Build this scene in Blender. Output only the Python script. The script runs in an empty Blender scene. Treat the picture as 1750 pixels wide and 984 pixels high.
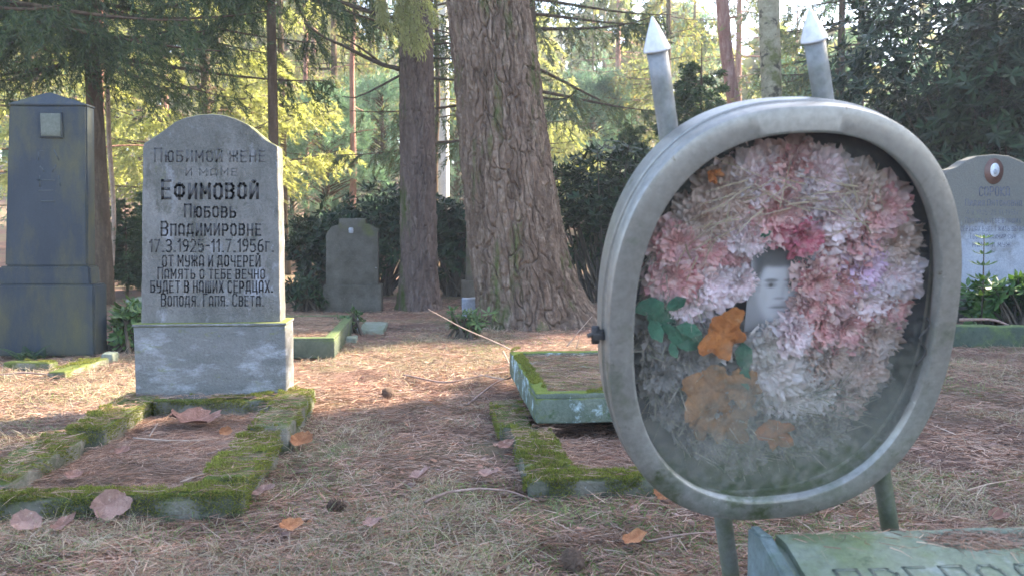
import bpy, bmesh, math, random
import numpy as np
from mathutils import Vector, Matrix, Euler

R = math.radians
scene = bpy.context.scene
COL = scene.collection

# ------------------------------------------------------------------ camera
FPX, CAMH, PITCH, YAW = 1550.0, 0.72, math.atan(102 / 1550), R(5)
cam_d = bpy.data.cameras.new('camera')
cam = bpy.data.objects.new('camera', cam_d)
COL.objects.link(cam)
cam.location = (0, 0, CAMH)
cam.rotation_euler = (R(90) - PITCH, 0, -YAW)
cam_d.sensor_width = 36
cam_d.lens = 36 * FPX / 1750
cam_d.clip_start = 0.05
cam_d.clip_end = 600
cam_d.dof.use_dof = True
cam_d.dof.focus_distance = 3.2
cam_d.dof.aperture_fstop = 7.5
scene.camera = cam

# ------------------------------------------------------------------ light
SUN_AZ, SUN_EL = 21.0, 33.0          # azimuth behind the +X axis, elevation
sun_dir = Vector((math.cos(R(SUN_AZ)) * math.cos(R(SUN_EL)), math.sin(R(SUN_AZ)) * math.cos(R(SUN_EL)), math.sin(R(SUN_EL))))
world = bpy.data.worlds.new('World')
scene.world = world
world.use_nodes = True
wn = world.node_tree
bg = wn.nodes['Background']
sky = wn.nodes.new('ShaderNodeTexSky')
sky.sky_type = 'NISHITA'
sky.sun_disc = False
sky.sun_elevation = R(SUN_EL)
sky.sun_rotation = R(90 - SUN_AZ)
sky.air_density = .85
sky.dust_density = 2.2
sky.ozone_density = 1.0
wn.links.new(sky.outputs[0], bg.inputs[0])
bg.inputs[1].default_value = 0.15
sd = bpy.data.lights.new('sun', 'SUN')
sd.energy = 5.0
sd.angle = R(0.6)
sd.color = (1.0, 0.84, 0.64)
sun = bpy.data.objects.new('sun', sd)
COL.objects.link(sun)
sun.rotation_euler = (-sun_dir).to_track_quat('-Z', 'Y').to_euler()
sun.location = sun_dir * 40
scene.view_settings.view_transform = 'Standard'
scene.view_settings.look = 'None'
scene.view_settings.gamma = 1
scene.view_settings.exposure = 2.7
scene.render.engine = 'CYCLES'
cy = scene.cycles
cy.use_denoising = True
cy.max_bounces = 8
cy.diffuse_bounces = 3
cy.glossy_bounces = 2
cy.transmission_bounces = 3
cy.transparent_max_bounces = 12
cy.volume_bounces = 0
cy.sample_clamp_indirect = 4
cy.use_adaptive_sampling = True
cy.adaptive_threshold = 0.02

rng = np.random.default_rng(7)

# ------------------------------------------------------------------ pixel -> world
_fw = np.array([math.sin(YAW) * math.cos(PITCH), math.cos(YAW) * math.cos(PITCH), -math.sin(PITCH)])
_rt = np.array([math.cos(YAW), -math.sin(YAW), 0.0])
_up = np.array([math.sin(YAW) * math.sin(PITCH), math.cos(YAW) * math.sin(PITCH), math.cos(PITCH)])
def ray(u, v): return _fw + _rt * (u - 875) / FPX - _up * (v - 492) / FPX
def at(u, v, Y):
    d = ray(u, v); return np.array([0, 0, CAMH]) + d * (Y / d[1])
def grd(u, v, z=0.0):
    d = ray(u, v); return np.array([0, 0, CAMH]) + d * ((z - CAMH) / d[2])

# ------------------------------------------------------------------ numpy noise
def _hash(ix, iy, iz, seed):
    h = (ix.astype(np.int64) * 374761393 + iy.astype(np.int64) * 668265263 + iz.astype(np.int64) * 2147483647 + seed * 974711) & 0xffffffff
    h = ((h ^ (h >> 13)) * 1274126177) & 0xffffffff
    h = h ^ (h >> 16)
    return (h & 0xffffff) / float(0xffffff)
def vnoise(x, y, z=None, seed=0):
    x = np.asarray(x, float); y = np.asarray(y, float)
    z = np.zeros_like(x) if z is None else np.asarray(z, float)
    ix, iy, iz = np.floor(x), np.floor(y), np.floor(z)
    fx, fy, fz = x - ix, y - iy, z - iz
    fx, fy, fz = [f * f * (3 - 2 * f) for f in (fx, fy, fz)]
    r = 0
    for dx in (0, 1):
        for dy in (0, 1):
            for dz in (0, 1):
                w = (fx if dx else 1 - fx) * (fy if dy else 1 - fy) * (fz if dz else 1 - fz)
                r = r + w * _hash(ix + dx, iy + dy, iz + dz, seed)
    return r * 2 - 1
def fbm(x, y, z=None, o=4, seed=0):
    a, r, f = 1.0, 0, 1.0
    for k in range(o):
        r = r + a * vnoise(np.asarray(x) * f, np.asarray(y) * f, None if z is None else np.asarray(z) * f, seed + k * 17)
        a *= 0.5; f *= 2.03
    return r
def nrm(v): return v / np.maximum(np.linalg.norm(v, axis=-1, keepdims=True), 1e-9)

# ------------------------------------------------------------------ mesh accumulation
class Acc:
    def __init__(s): s.V = []; s.F = {}; s.n = 0
    def add(s, V, *Fs):
        V = np.asarray(V, float).reshape(-1, 3)
        for F in Fs:
            F = np.asarray(F, int)
            if F.size == 0: continue
            s.F.setdefault(F.shape[1], []).append(F + s.n)
        s.V.append(V); s.n += len(V)
        return s
    def mesh(s, name, off=(0, 0, 0), smooth=False):
        V = np.concatenate(s.V) - np.asarray(off)
        me = bpy.data.meshes.new(name)
        me.vertices.add(len(V)); me.vertices.foreach_set('co', V.astype(np.float32).ravel())
        idx, st, c = [], [], 0
        for k, L in s.F.items():
            F = np.concatenate(L)
            idx.append(F.ravel()); st.append(np.arange(len(F)) * k + c); c += F.size
        idx = np.concatenate(idx); st = np.concatenate(st)
        me.loops.add(len(idx)); me.loops.foreach_set('vertex_index', idx.astype(np.int32))
        me.polygons.add(len(st)); me.polygons.foreach_set('loop_start', st.astype(np.int32))
        if smooth: me.polygons.foreach_set('use_smooth', np.ones(len(st), bool))
        me.update(calc_edges=True); me.validate()
        return me

ORG = {}
def setp(o, label=None, cat=None, group=None, kind=None):
    if label: o['label'] = label
    if cat: o['category'] = cat
    if group: o['group'] = group
    if kind: o['kind'] = kind
    return o
def thing(name, loc, label, cat, group=None, rot=None):
    o = bpy.data.objects.new(name, None); COL.objects.link(o)
    o.location = [float(c) for c in loc]; o.empty_display_size = 0.1
    if rot is not None: o.rotation_euler = rot
    ORG[o.name] = np.array([float(c) for c in loc])
    return setp(o, label, cat, group)
def link(name, me, mat, parent=None, loc=None, kind=None):
    o = bpy.data.objects.new(name, me); COL.objects.link(o)
    if mat is not None and not len(me.materials): me.materials.append(mat)
    if parent is not None: o.parent = parent; ORG[o.name] = ORG.get(parent.name, np.zeros(3))
    if loc is not None: o.location = [float(c) for c in loc]; ORG[o.name] = np.array(loc, float)
    if kind: o['kind'] = kind
    return o
def part(name, acc, mat, parent, smooth=False, local=False, kind=None):
    """acc in world coordinates (or local ones) -> child mesh"""
    off = (0, 0, 0) if local else ORG[parent.name]
    return link(name, acc.mesh(name, off, smooth), mat, parent, kind=kind)
def single(name, acc, mat, loc, label, cat, group=None, smooth=False, kind=None):
    o = link(name, acc.mesh(name, loc, smooth), mat, None, loc)
    return setp(o, label, cat, group, kind)
def copy_tree(o, parent=None):
    c = o.copy(); COL.objects.link(c); c.parent = parent
    for ch in list(o.children): copy_tree(ch, c)
    return c

# ------------------------------------------------------------------ shapes
def tube(acc, pts, rad, n=8, cap=True):
    pts = np.asarray(pts, float); m = len(pts)
    rad = np.broadcast_to(np.asarray(rad, float), (m,))
    T = nrm(np.gradient(pts, axis=0))
    ref = np.array([0, 0, 1.0]) if abs(T[0][2]) < 0.9 else np.array([1.0, 0, 0])
    V = []
    a = np.arange(n) * 2 * math.pi / n
    A = nrm(np.cross(T[0], ref))
    for i in range(m):
        A = nrm(A - T[i] * np.dot(A, T[i])); B = np.cross(T[i], A)
        V.append(pts[i] + rad[i] * (np.cos(a)[:, None] * A + np.sin(a)[:, None] * B))
    i, j = np.meshgrid(np.arange(m - 1), np.arange(n), indexing='ij')
    i, j = i.ravel(), j.ravel(); j2 = (j + 1) % n
    F = np.stack([i * n + j, i * n + j2, (i + 1) * n + j2, (i + 1) * n + j], 1)
    V = np.concatenate(V)
    if cap:
        V = np.concatenate([V, pts[:1], pts[-1:]])
        c0, c1 = m * n, m * n + 1; jj = np.arange(n); j2 = (jj + 1) % n
        C0 = np.stack([np.full(n, c0), j2, jj], 1); C1 = np.stack([np.full(n, c1), (m - 1) * n + jj, (m - 1) * n + j2], 1)
        acc.add(V, F, np.concatenate([C0, C1]))
    else: acc.add(V, F)
    return acc

def sprays(acc, P, D, L, W, g, fold=False):
    """long rhombus leaf/needle tuft per row"""
    N = len(P); D = nrm(D); L = np.broadcast_to(L, (N,))[:, None]; W = np.broadcast_to(W, (N,))[:, None]
    Rr = nrm(g.normal(size=(N, 3))); S = nrm(np.cross(D, Rr))
    if not fold:
        V = np.stack([P, P + D * L * .4 + S * W * .5, P + D * L, P + D * L * .4 - S * W * .5], 1)
        b = np.arange(N)[:, None] * 4
        acc.add(V.reshape(-1, 3), np.concatenate([b, b + 1, b + 2, b + 3], 1))
    return acc

def leaves(acc, P, D, S, L, W, fold=0.25, curl=0.15):
    """broad leaves: 8 verts, folded along the midrib, tip bending down"""
    N = len(P); D = nrm(D); S = nrm(S - D * np.sum(S * D, 1, keepdims=True)); U = np.cross(S, D)
    L = np.broadcast_to(L, (N,))[:, None]; W = np.broadcast_to(W, (N,))[:, None]
    def pt(t, s): return P + D * L * t + S * W * s + U * (abs(s) * W * fold * 2 - L * curl * t * t)
    V = np.stack([pt(0, 0), pt(.5, 0), pt(1, 0), pt(.3, .38), pt(.7, .42), pt(.3, -.38), pt(.7, -.42)], 1)
    b = np.arange(N)[:, None] * 7
    q = lambda *k: np.concatenate([b + i for i in k], 1)
    acc.add(V.reshape(-1, 3), np.concatenate([q(0, 3, 4, 1), q(0, 1, 6, 5)]), np.concatenate([q(1, 4, 2), q(1, 2, 6)]))
    return acc

def ribbons(acc, P, D, L, W, bend, seg=3, g=None):
    """curved tapering blades; bend = vector added * t^2"""
    N = len(P); D = nrm(D); L = np.broadcast_to(L, (N,))[:, None]; W = np.broadcast_to(W, (N,))[:, None]
    S = nrm(np.cross(D, nrm((g or rng).normal(size=(N, 3)))))
    R_ = []
    for k in range(seg + 1):
        t = k / seg; c = P + D * L * t + bend * t * t; w = W * .5 * (1 - .75 * t * t)
        R_ += [c + S * w, c - S * w]
    V = np.stack(R_, 1); m = 2 * (seg + 1)
    b = np.arange(N)[:, None] * m
    F = [np.concatenate([b + 2 * k, b + 2 * k + 1, b + 2 * k + 3, b + 2 * k + 2], 1) for k in range(seg)]
    acc.add(V.reshape(-1, 3), np.concatenate(F))
    return acc

def rbox(x0, x1, y0, y1, z0, z1, r=.008, step=.04, amp=.002, seed=1, freq=14, skew=None):
    """rounded, slightly irregular block as a bmesh-cleaned mesh acc"""
    lo = np.array([x0, y0, z0], float); hi = np.array([x1, y1, z1], float)
    bm = bmesh.new()
    dims = hi - lo
    for ax in range(3):
        u, w = [(1, 2), (2, 0), (0, 1)][ax]
        def ticks(a, b):
            n = max(2, int(math.ceil((b - a) / step)))
            t = list(np.linspace(a + r, b - r, n)); return np.array([a, a + r * .35] + t + [b - r * .35, b])
        tu, tw = ticks(lo[u], hi[u]), ticks(lo[w], hi[w])
        for side in (0, 1):
            G = np.zeros((len(tu), len(tw), 3)); G[..., u] = tu[:, None]; G[..., w] = tw[None, :]; G[..., ax] = hi[ax] if side else lo[ax]
            c = np.clip(G, lo + r, hi - r); d = G - c; n = nrm(d); G = c + n * r
            k = fbm(G[..., 0] * freq, G[..., 1] * freq, G[..., 2] * freq, 3, seed)
            G = G + n * (k * amp)[..., None]
            vs = [[bm.verts.new(G[i, j]) for j in range(len(tw))] for i in range(len(tu))]
            for i in range(len(tu) - 1):
                for j in range(len(tw) - 1):
                    f = (vs[i][j], vs[i + 1][j], vs[i + 1][j + 1], vs[i][j + 1])
                    bm.faces.new(f if side else f[::-1])
    bmesh.ops.remove_doubles(bm, verts=bm.verts, dist=1e-5)
    V = np.array([v.co[:] for v in bm.verts]); bm.verts.index_update()
    F = np.array([[v.index for v in f.verts] for f in bm.faces if len(f.verts) == 4])
    T = np.array([[v.index for v in f.verts] for f in bm.faces if len(f.verts) == 3]).reshape(-1, 3)
    bm.free()
    if skew is not None: V = skew(V)
    return Acc().add(V, F, T) if len(T) else Acc().add(V, F)

def extrude_outline(pts, y0, y1, bevel=.006, wob=.0015, seed=3):
    """pts: (x,z) outline, extruded along Y, with a bevelled edge"""
    bm = bmesh.new()
    P = []
    n = len(pts)
    for i in range(n):
        a, b = np.array(pts[i]), np.array(pts[(i + 1) % n]); L = np.linalg.norm(b - a)
        k = max(1, int(L / .025))
        for j in range(k): P.append(a + (b - a) * j / k)
    P = np.array(P); P = P + np.stack([fbm(P[:, 0] * 30, P[:, 1] * 30, None, 2, seed), fbm(P[:, 0] * 30, P[:, 1] * 30, None, 2, seed + 5)], 1) * wob
    vs = [bm.verts.new((p[0], y0, p[1])) for p in P]
    f = bm.faces.new(vs)
    r = bmesh.ops.extrude_face_region(bm, geom=[f])
    bmesh.ops.translate(bm, verts=[v for v in r['geom'] if isinstance(v, bmesh.types.BMVert)], vec=(0, y1 - y0, 0))
    bmesh.ops.recalc_face_normals(bm, faces=bm.faces)
    ed = [e for e in bm.edges if (abs(e.verts[0].co.y - e.verts[1].co.y) < 1e-6)]
    bmesh.ops.bevel(bm, geom=ed, offset=bevel, segments=2, affect='EDGES', profile=.5)
    me = bpy.data.meshes.new('stone'); bm.to_mesh(me); bm.free()
    return me
def shift_mesh(me, off):
    me.transform(Matrix.Translation([-float(c) for c in off])); return me
def surf(name, me, mat, parent):
    o = link(name, shift_mesh(me, ORG[parent.name]), mat, parent); return o

# ------------------------------------------------------------------ materials
def mat_new(name):
    m = bpy.data.materials.new(name); m.use_nodes = True
    nt = m.node_tree; b = nt.nodes['Principled BSDF']
    return m, nt, b
def N(nt, t, **kw):
    n = nt.nodes.new(t)
    for k, v in kw.items():
        if k.startswith('i_'):
            key = k[2:]; key = int(key) if key.isdigit() else key.replace('_', ' ')
            n.inputs[key].default_value = v
        else: setattr(n, k, v)
    return n
def c4(c): return (c[0], c[1], c[2], 1)
def stone_mat(name, c1, c2, scale=6, rough=.85, bump=.4, bscale=90, layers=(), spec=.25, stretch=(1, 1, 1), metal=0):
    """two-tone noise plus layers (colour, scale, lo, hi, (axis, a, b) or None) of stains, lichen and moss"""
    m, nt, b = mat_new(name); L = nt.links.new
    tc = N(nt, 'ShaderNodeTexCoord'); mp = N(nt, 'ShaderNodeMapping'); mp.inputs['Scale'].default_value = stretch
    L(tc.outputs['Object'], mp.inputs[0])
    n1 = N(nt, 'ShaderNodeTexNoise', i_Scale=scale, i_Detail=8.0, i_Roughness=.65); L(mp.outputs[0], n1.inputs[0])
    cr = N(nt, 'ShaderNodeValToRGB'); cr.color_ramp.elements[0].position = .35; cr.color_ramp.elements[1].position = .65
    cr.color_ramp.elements[0].color = c4(c1); cr.color_ramp.elements[1].color = c4(c2)
    L(n1.outputs[0], cr.inputs[0]); out = cr.outputs[0]
    sep = N(nt, 'ShaderNodeSeparateXYZ'); L(tc.outputs['Object'], sep.inputs[0])
    geo = N(nt, 'ShaderNodeNewGeometry'); sepn = N(nt, 'ShaderNodeSeparateXYZ'); L(geo.outputs['True Normal'], sepn.inputs[0])
    for k, (col, sc, lo, hi, grad) in enumerate(layers):
        nn = N(nt, 'ShaderNodeTexNoise', i_Scale=sc, i_Detail=9.0, i_Roughness=.68)
        mo = N(nt, 'ShaderNodeMapping'); mo.inputs['Location'].default_value = (3.1 * k + 1, 7.7 * k, 1.3 * k); mo.inputs['Scale'].default_value = stretch
        L(tc.outputs['Object'], mo.inputs[0]); L(mo.outputs[0], nn.inputs[0])
        v = nn.outputs[0]
        if grad:
            ax, a, bb, wgt = grad
            mr = N(nt, 'ShaderNodeMapRange'); mr.inputs[1].default_value = a; mr.inputs[2].default_value = bb
            mr.inputs[3].default_value = 0; mr.inputs[4].default_value = wgt
            L((sepn.outputs[2] if ax == 'N' else sep.outputs['XYZ'.index(ax)]), mr.inputs[0])
            ad = N(nt, 'ShaderNodeMath', operation='ADD'); L(v, ad.inputs[0]); L(mr.outputs[0], ad.inputs[1]); v = ad.outputs[0]
        r2 = N(nt, 'ShaderNodeMapRange'); r2.inputs[1].default_value = lo; r2.inputs[2].default_value = hi; L(v, r2.inputs[0])
        mx = N(nt, 'ShaderNodeMix', data_type='RGBA'); L(r2.outputs[0], mx.inputs[0]); L(out, mx.inputs[6]); mx.inputs[7].default_value = c4(col)
        out = mx.outputs[2]
    fn = N(nt, 'ShaderNodeTexNoise', i_Scale=bscale, i_Detail=6.0, i_Roughness=.7); L(tc.outputs['Object'], fn.inputs[0])
    fr = N(nt, 'ShaderNodeMapRange'); fr.inputs[1].default_value = .3; fr.inputs[2].default_value = .7; fr.inputs[3].default_value = .8; fr.inputs[4].default_value = 1.15
    L(fn.outputs[0], fr.inputs[0])
    vm = N(nt, 'ShaderNodeVectorMath', operation='SCALE'); L(out, vm.inputs[0]); L(fr.outputs[0], vm.inputs[3])
    L(vm.outputs[0], b.inputs['Base Color'])
    bp = N(nt, 'ShaderNodeBump', i_Strength=bump, i_Distance=.01); ad = N(nt, 'ShaderNodeMath', operation='ADD')
    L(fn.outputs[0], ad.inputs[0]); L(n1.outputs[0], ad.inputs[1]); L(ad.outputs[0], bp.inputs['Height']); L(bp.outputs[0], b.inputs['Normal'])
    b.inputs['Roughness'].default_value = rough; b.inputs['Specular IOR Level'].default_value = spec; b.inputs['Metallic'].default_value = metal
    return m
def leaf_mat(name, cols, rough=.6, trans=.35, spec=.3, tcol=None, var=(.7, 1.3), vs=1.7):
    """per-leaf colour from the island's random value; diffuse + translucent"""
    m, nt, b = mat_new(name); L = nt.links.new
    geo = N(nt, 'ShaderNodeNewGeometry'); cr = N(nt, 'ShaderNodeValToRGB'); e = cr.color_ramp.elements
    while len(e) < len(cols): e.new(.5)
    for i, c in enumerate(cols): e[i].position = i / (len(cols) - 1); e[i].color = c4(c)
    L(geo.outputs['Random Per Island'], cr.inputs[0])
    tc = N(nt, 'ShaderNodeTexCoord'); no = N(nt, 'ShaderNodeTexNoise', i_Scale=vs, i_Detail=3.0); L(tc.outputs['Object'], no.inputs[0])
    mr = N(nt, 'ShaderNodeMapRange'); mr.inputs[1].default_value = .3; mr.inputs[2].default_value = .7; mr.inputs[3].default_value = var[0]; mr.inputs[4].default_value = var[1]
    L(no.outputs[0], mr.inputs[0])
    vm = N(nt, 'ShaderNodeVectorMath', operation='SCALE'); L(cr.outputs[0], vm.inputs[0]); L(mr.outputs[0], vm.inputs[3])
    L(vm.outputs[0], b.inputs['Base Color']); b.inputs['Roughness'].default_value = rough; b.inputs['Specular IOR Level'].default_value = spec
    if trans > 0:
        tr = N(nt, 'ShaderNodeBsdfTranslucent'); ms = N(nt, 'ShaderNodeMixShader'); ms.inputs[0].default_value = trans
        vt = N(nt, 'ShaderNodeVectorMath', operation='MULTIPLY'); vt.inputs[1].default_value = tcol or (1.5, 1.6, .7)
        L(vm.outputs[0], vt.inputs[0]); L(vt.outputs[0], tr.inputs[0])
        L(b.outputs[0], ms.inputs[1]); L(tr.outputs[0], ms.inputs[2]); L(ms.outputs[0], nt.nodes['Material Output'].inputs[0])
    return m
def bark_mat(name, cols, moss=(.07, .09, .03), mossamt=.62, bump=.6, sc=(14, 14, 3), mossgrad=None):
    return stone_mat(name, cols[0], cols[1], scale=1.0, rough=.95, bump=bump, bscale=38, spec=.1, stretch=sc,
                     layers=[(cols[2], 1.4, .52, .66, None), (moss, .5, mossamt, mossamt + .12, mossgrad)])

MOSS = (.10, .125, .03)
M_conc = stone_mat('weathered_concrete', (.135, .133, .125), (.235, .23, .218), 6, .9, .6, 120, stretch=(1, 1, .6), layers=[((.10, .10, .085), 14, .56, .70, ('Z', .55, 1.0, .10)), ((.36, .38, .40), 30, .66, .74, None), 
    ((.14, .14, .13), 7, .52, .70, ('Z', .70, 1.05, .16)), ((.42, .44, .50), 9, .58, .78, ('Z', .7, .2, .06)),
    ((.46, .49, .55), 24, .68, .76, None), ((.17, .19, .08), 9, .64, .76, ('N', .3, .9, .35))])
M_concbase = stone_mat('stained_plinth_concrete', (.145, .15, .145), (.225, .225, .22), 5, .9, .6, 100, layers=[
    ((.38, .40, .43), 7, .54, .74, ('Z', .34, .08, .06)), ((.10, .14, .10), 8, .66, .80, ('Z', .10, .0, .28)), ((.18, .2, .06), 12, .6, .75, ('N', .3, .9, .45))], stretch=(1, 1, 2.6))
M_dark = stone_mat('dark_granite', (.022, .034, .050), (.032, .046, .062), 4, .6, .12, 160, spec=.3, layers=[
    ((.095, .095, .042), 2.6, .46, .74, None), ((.045, .06, .05), 5, .58, .7, None)], stretch=(1.6, 1.6, .6))
M_smallst = stone_mat('dark_mottled_stone', (.065, .062, .048), (.135, .13, .112), 6, .9, .5, 90, layers=[((.10, .12, .04), 5, .6, .75, ('Z', .5, 1.0, .12)), ((.4, .42, .44), 14, .68, .76, None)])  # dark grey-brown mottle, greener towards the top, with pale flecks
M_whitest = stone_mat('pale_lichened_stone', (.30, .33, .40), (.40, .43, .50), 4, .9, .4, 90, layers=[((.17, .17, .155), 3, .52, .70, ('Z', .62, .92, .36)), ((.2, .22, .16), 5, .6, .74, None)])
M_brownst = stone_mat('brown_mossy_stone', (.11, .095, .075), (.17, .15, .12), 6, .9, .5, 90, layers=[((.09, .11, .03), 6, .5, .7, None)])
M_kerb = stone_mat('mossy_kerb_concrete', (.14, .14, .11), (.24, .23, .19), 9, .95, .9, 70, layers=[((.07, .09, .04), 6, .45, .62, None), ((.42, .45, .45), 16, .66, .72, None), (MOSS, 7, .52, .66, ('N', .2, .8, .2))])
M_slab = stone_mat('blue_lichen_slab', (.10, .13, .10), (.17, .20, .16), 8, .9, .7, 70, layers=[((.45, .58, .62), 9, .52, .62, None), ((.13, .17, .03), 8, .55, .68, ('N', .1, .9, .22)), ((.07, .11, .06), 20, .58, .66, None)])
M_slabdark = stone_mat('dark_moss_slab', (.06, .08, .06), (.10, .12, .09), 8, .9, .7, 70, layers=[((.11, .15, .06), 8, .5, .66, ('N', .1, .9, .2)), ((.3, .38, .4), 22, .7, .74, None)])
M_green = stone_mat('algae_green_stone', (.18, .21, .15), (.25, .28, .23), 7, .85, .45, 80, layers=[((.15, .19, .09), 4, .5, .68, None), ((.34, .38, .38), 6, .58, .72, None), ((.06, .08, .05), 14, .6, .72, None)])
M_greenside = stone_mat('blue_grey_stone_side', (.11, .14, .125), (.19, .24, .25), 9, .85, .4, 80, layers=[((.10, .14, .09), 6, .56, .7, None)])
M_letter = stone_mat('dark_letter_paint', (.026, .026, .03), (.10, .10, .10), 28, .8, .2, 90)
M_letterfaint = stone_mat('faded_letter_paint', (.07, .07, .075), (.14, .14, .14), 30, .9, .2, 90)
M_letterblue = stone_mat('slate_letter_paint', (.07, .08, .13), (.15, .16, .22), 30, .9, .2, 90)
M_alu = stone_mat('weathered_aluminium', (.25, .245, .225), (.345, .335, .31), 2.5, .42, .05, 90, metal=.55, spec=.5, layers=[
    ((.28, .275, .26), 5, .5, .8, None), ((.14, .16, .11), 10, .60, .80, ('Z', .10, -.36, .18)), ((.08, .11, .05), 26, .76, .84, ('X', .0, .28, .10)), ((.5, .49, .46), 55, .68, .72, None), ((.13, .10, .07), 38, .66, .71, None), ((.10, .12, .06), 16, .62, .72, ('Z', .0, -.33, .10))])
M_pole = stone_mat('dull_metal_pipe', (.22, .23, .24), (.32, .33, .34), 7, .6, .2, 90, metal=.3, spec=.4, layers=[((.13, .15, .10), 5, .5, .72, ('Z', .05, -.35, .2)), ((.2, .17, .12), 30, .66, .74, None)])
M_cone = stone_mat('white_painted_cone', (.62, .64, .68), (.74, .76, .8), 8, .4, .06, 90, spec=.4, layers=[((.4, .42, .42), 20, .66, .78, None)])
M_back = stone_mat('dark_backboard', (.05, .055, .075), (.085, .09, .115), 5, .8, .2, 60, layers=[((.12, .14, .11), 6, .52, .7, ('Z', 0, -.25, .2))])
M_twig = stone_mat('dry_twig', (.20, .13, .10), (.38, .28, .24), 20, .9, .4, 120)
M_palewood = stone_mat('pale_dead_branch', (.34, .24, .18), (.52, .40, .32), 20, .9, .3, 120)
M_cone_b = stone_mat('pine_cone_brown', (.10, .07, .05), (.2, .14, .11), 30, .9, .3, 120)
M_iron = stone_mat('rusty_wire', (.05, .05, .055), (.1, .09, .08), 30, .7, .3, 120, metal=.3)
M_medal = stone_mat('red_brown_enamel', (.11, .055, .045), (.16, .08, .065), 12, .4, .1, 80, spec=.5)

M_bark1 = bark_mat('plated_pine_bark', [(.085, .060, .045), (.19, .14, .108), (.29, .23, .18)], mossamt=.55, bump=1.0)
M_bark2 = bark_mat('ridged_spruce_bark', [(.095, .072, .062), (.16, .12, .105), (.20, .16, .14)], mossamt=.62, mossgrad=('X', -.02, -.20, .22))
M_barkred = bark_mat('pink_pine_bark', [(.28, .14, .11), (.42, .25, .20), (.5, .33, .28)], mossamt=.8)
M_barkbrown = bark_mat('brown_bark', [(.085, .06, .042), (.14, .10, .07), (.18, .14, .10)], mossamt=.6)
M_birch = stone_mat('white_birch_bark', (.72, .70, .66), (.82, .80, .78), 3, .8, .2, 60, stretch=(1, 1, 5), layers=[((.08, .07, .06), 2.2, .62, .68, None)])
M_birchmoss = stone_mat('mossy_birch_bark', (.30, .27, .18), (.46, .42, .30), 3, .9, .5, 50, stretch=(3, 3, 4), layers=[((.09, .08, .06), 2.2, .54, .62, None), ((.16, .17, .06), 1.2, .52, .66, None)])
M_stem = stone_mat('dark_stem', (.05, .045, .035), (.1, .08, .06), 12, .9, .3, 60)

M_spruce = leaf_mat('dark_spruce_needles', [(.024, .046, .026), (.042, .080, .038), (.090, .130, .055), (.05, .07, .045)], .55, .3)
M_spruceyel = leaf_mat('sun_brightened_yellow_green_needles', [(.24, .25, .12), (.34, .34, .18), (.44, .43, .27), (.28, .29, .14)], .6, .5)  # yellow-green needles, their colour raised to carry the brightness of sunlight
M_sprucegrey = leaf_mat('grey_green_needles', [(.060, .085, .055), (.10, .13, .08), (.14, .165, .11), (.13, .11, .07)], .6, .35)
M_pine = leaf_mat('blue_green_pine_needles', [(.10, .165, .13), (.155, .235, .18), (.22, .29, .22)], .6, .4, tcol=(1.2, 1.5, 1.0))
M_far = leaf_mat('far_wood_foliage', [(.10, .14, .08), (.17, .20, .11), (.24, .23, .12), (.24, .18, .13)], .7, .45)
M_rhodo = leaf_mat('glossy_rhododendron_leaf', [(.008, .022, .010), (.015, .038, .017), (.028, .058, .022), (.012, .030, .014)], .42, .15, .22)
M_evergreen = leaf_mat('fresh_evergreen_leaf', [(.04, .09, .03), (.07, .14, .045), (.10, .17, .05)], .38, .25, .5)  # lighter green leaf for the small bushes, plants and shoots
M_fern = leaf_mat('fern_leaf', [(.03, .06, .03), (.05, .10, .05)], .6, .3)
M_needle = leaf_mat('fallen_needles', [(0.131, 0.079, 0.058), (0.33, 0.205, 0.154), (0.469, 0.332, 0.254), (0.241, 0.145, 0.108), (0.54, 0.411, 0.316), (0.1, 0.07, 0.05), (0.412, 0.241, 0.158), (0.325, 0.182, 0.121)], .7, .1, tcol=(1.3, 1, .8), var=(.55, 1.35), vs=3.2)
M_straw = leaf_mat('dry_grass', [(0.345, 0.276, 0.196), (0.460, 0.368, 0.287), (0.265, 0.276, 0.149), (0.540, 0.448, 0.368), (0.207, 0.253, 0.127)], .7, .25, tcol=(1.3, 1.2, .8))
M_grassgreen = leaf_mat('green_grass', [(0.090, 0.171, 0.045), (0.144, 0.234, 0.081), (0.234, 0.288, 0.126), (0.180, 0.270, 0.144)], .6, .3)
M_moss = leaf_mat('moss', [(.09, .11, .02), (.16, .19, .03), (.25, .27, .06), (.20, .17, .07), (.12, .15, .03)], .85, .25)
M_leafbrown = stone_mat('dead_leaf_brown', (.17, .085, .06), (.32, .18, .14), 34, .7, .6, 200, spec=.2, layers=[((.40, .27, .22), 60, .6, .68, None), ((.08, .05, .04), 45, .64, .7, None)])
M_leaforange = stone_mat('dead_leaf_orange', (.28, .11, .05), (.44, .21, .10), 34, .7, .6, 200, spec=.2, layers=[((.16, .08, .05), 45, .6, .68, None)])
M_leafpink = stone_mat('dead_leaf_pinkish', (.26, .15, .12), (.42, .27, .22), 34, .7, .6, 200, spec=.2, layers=[((.50, .38, .33), 60, .6, .68, None), ((.14, .09, .07), 45, .62, .7, None)])

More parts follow.
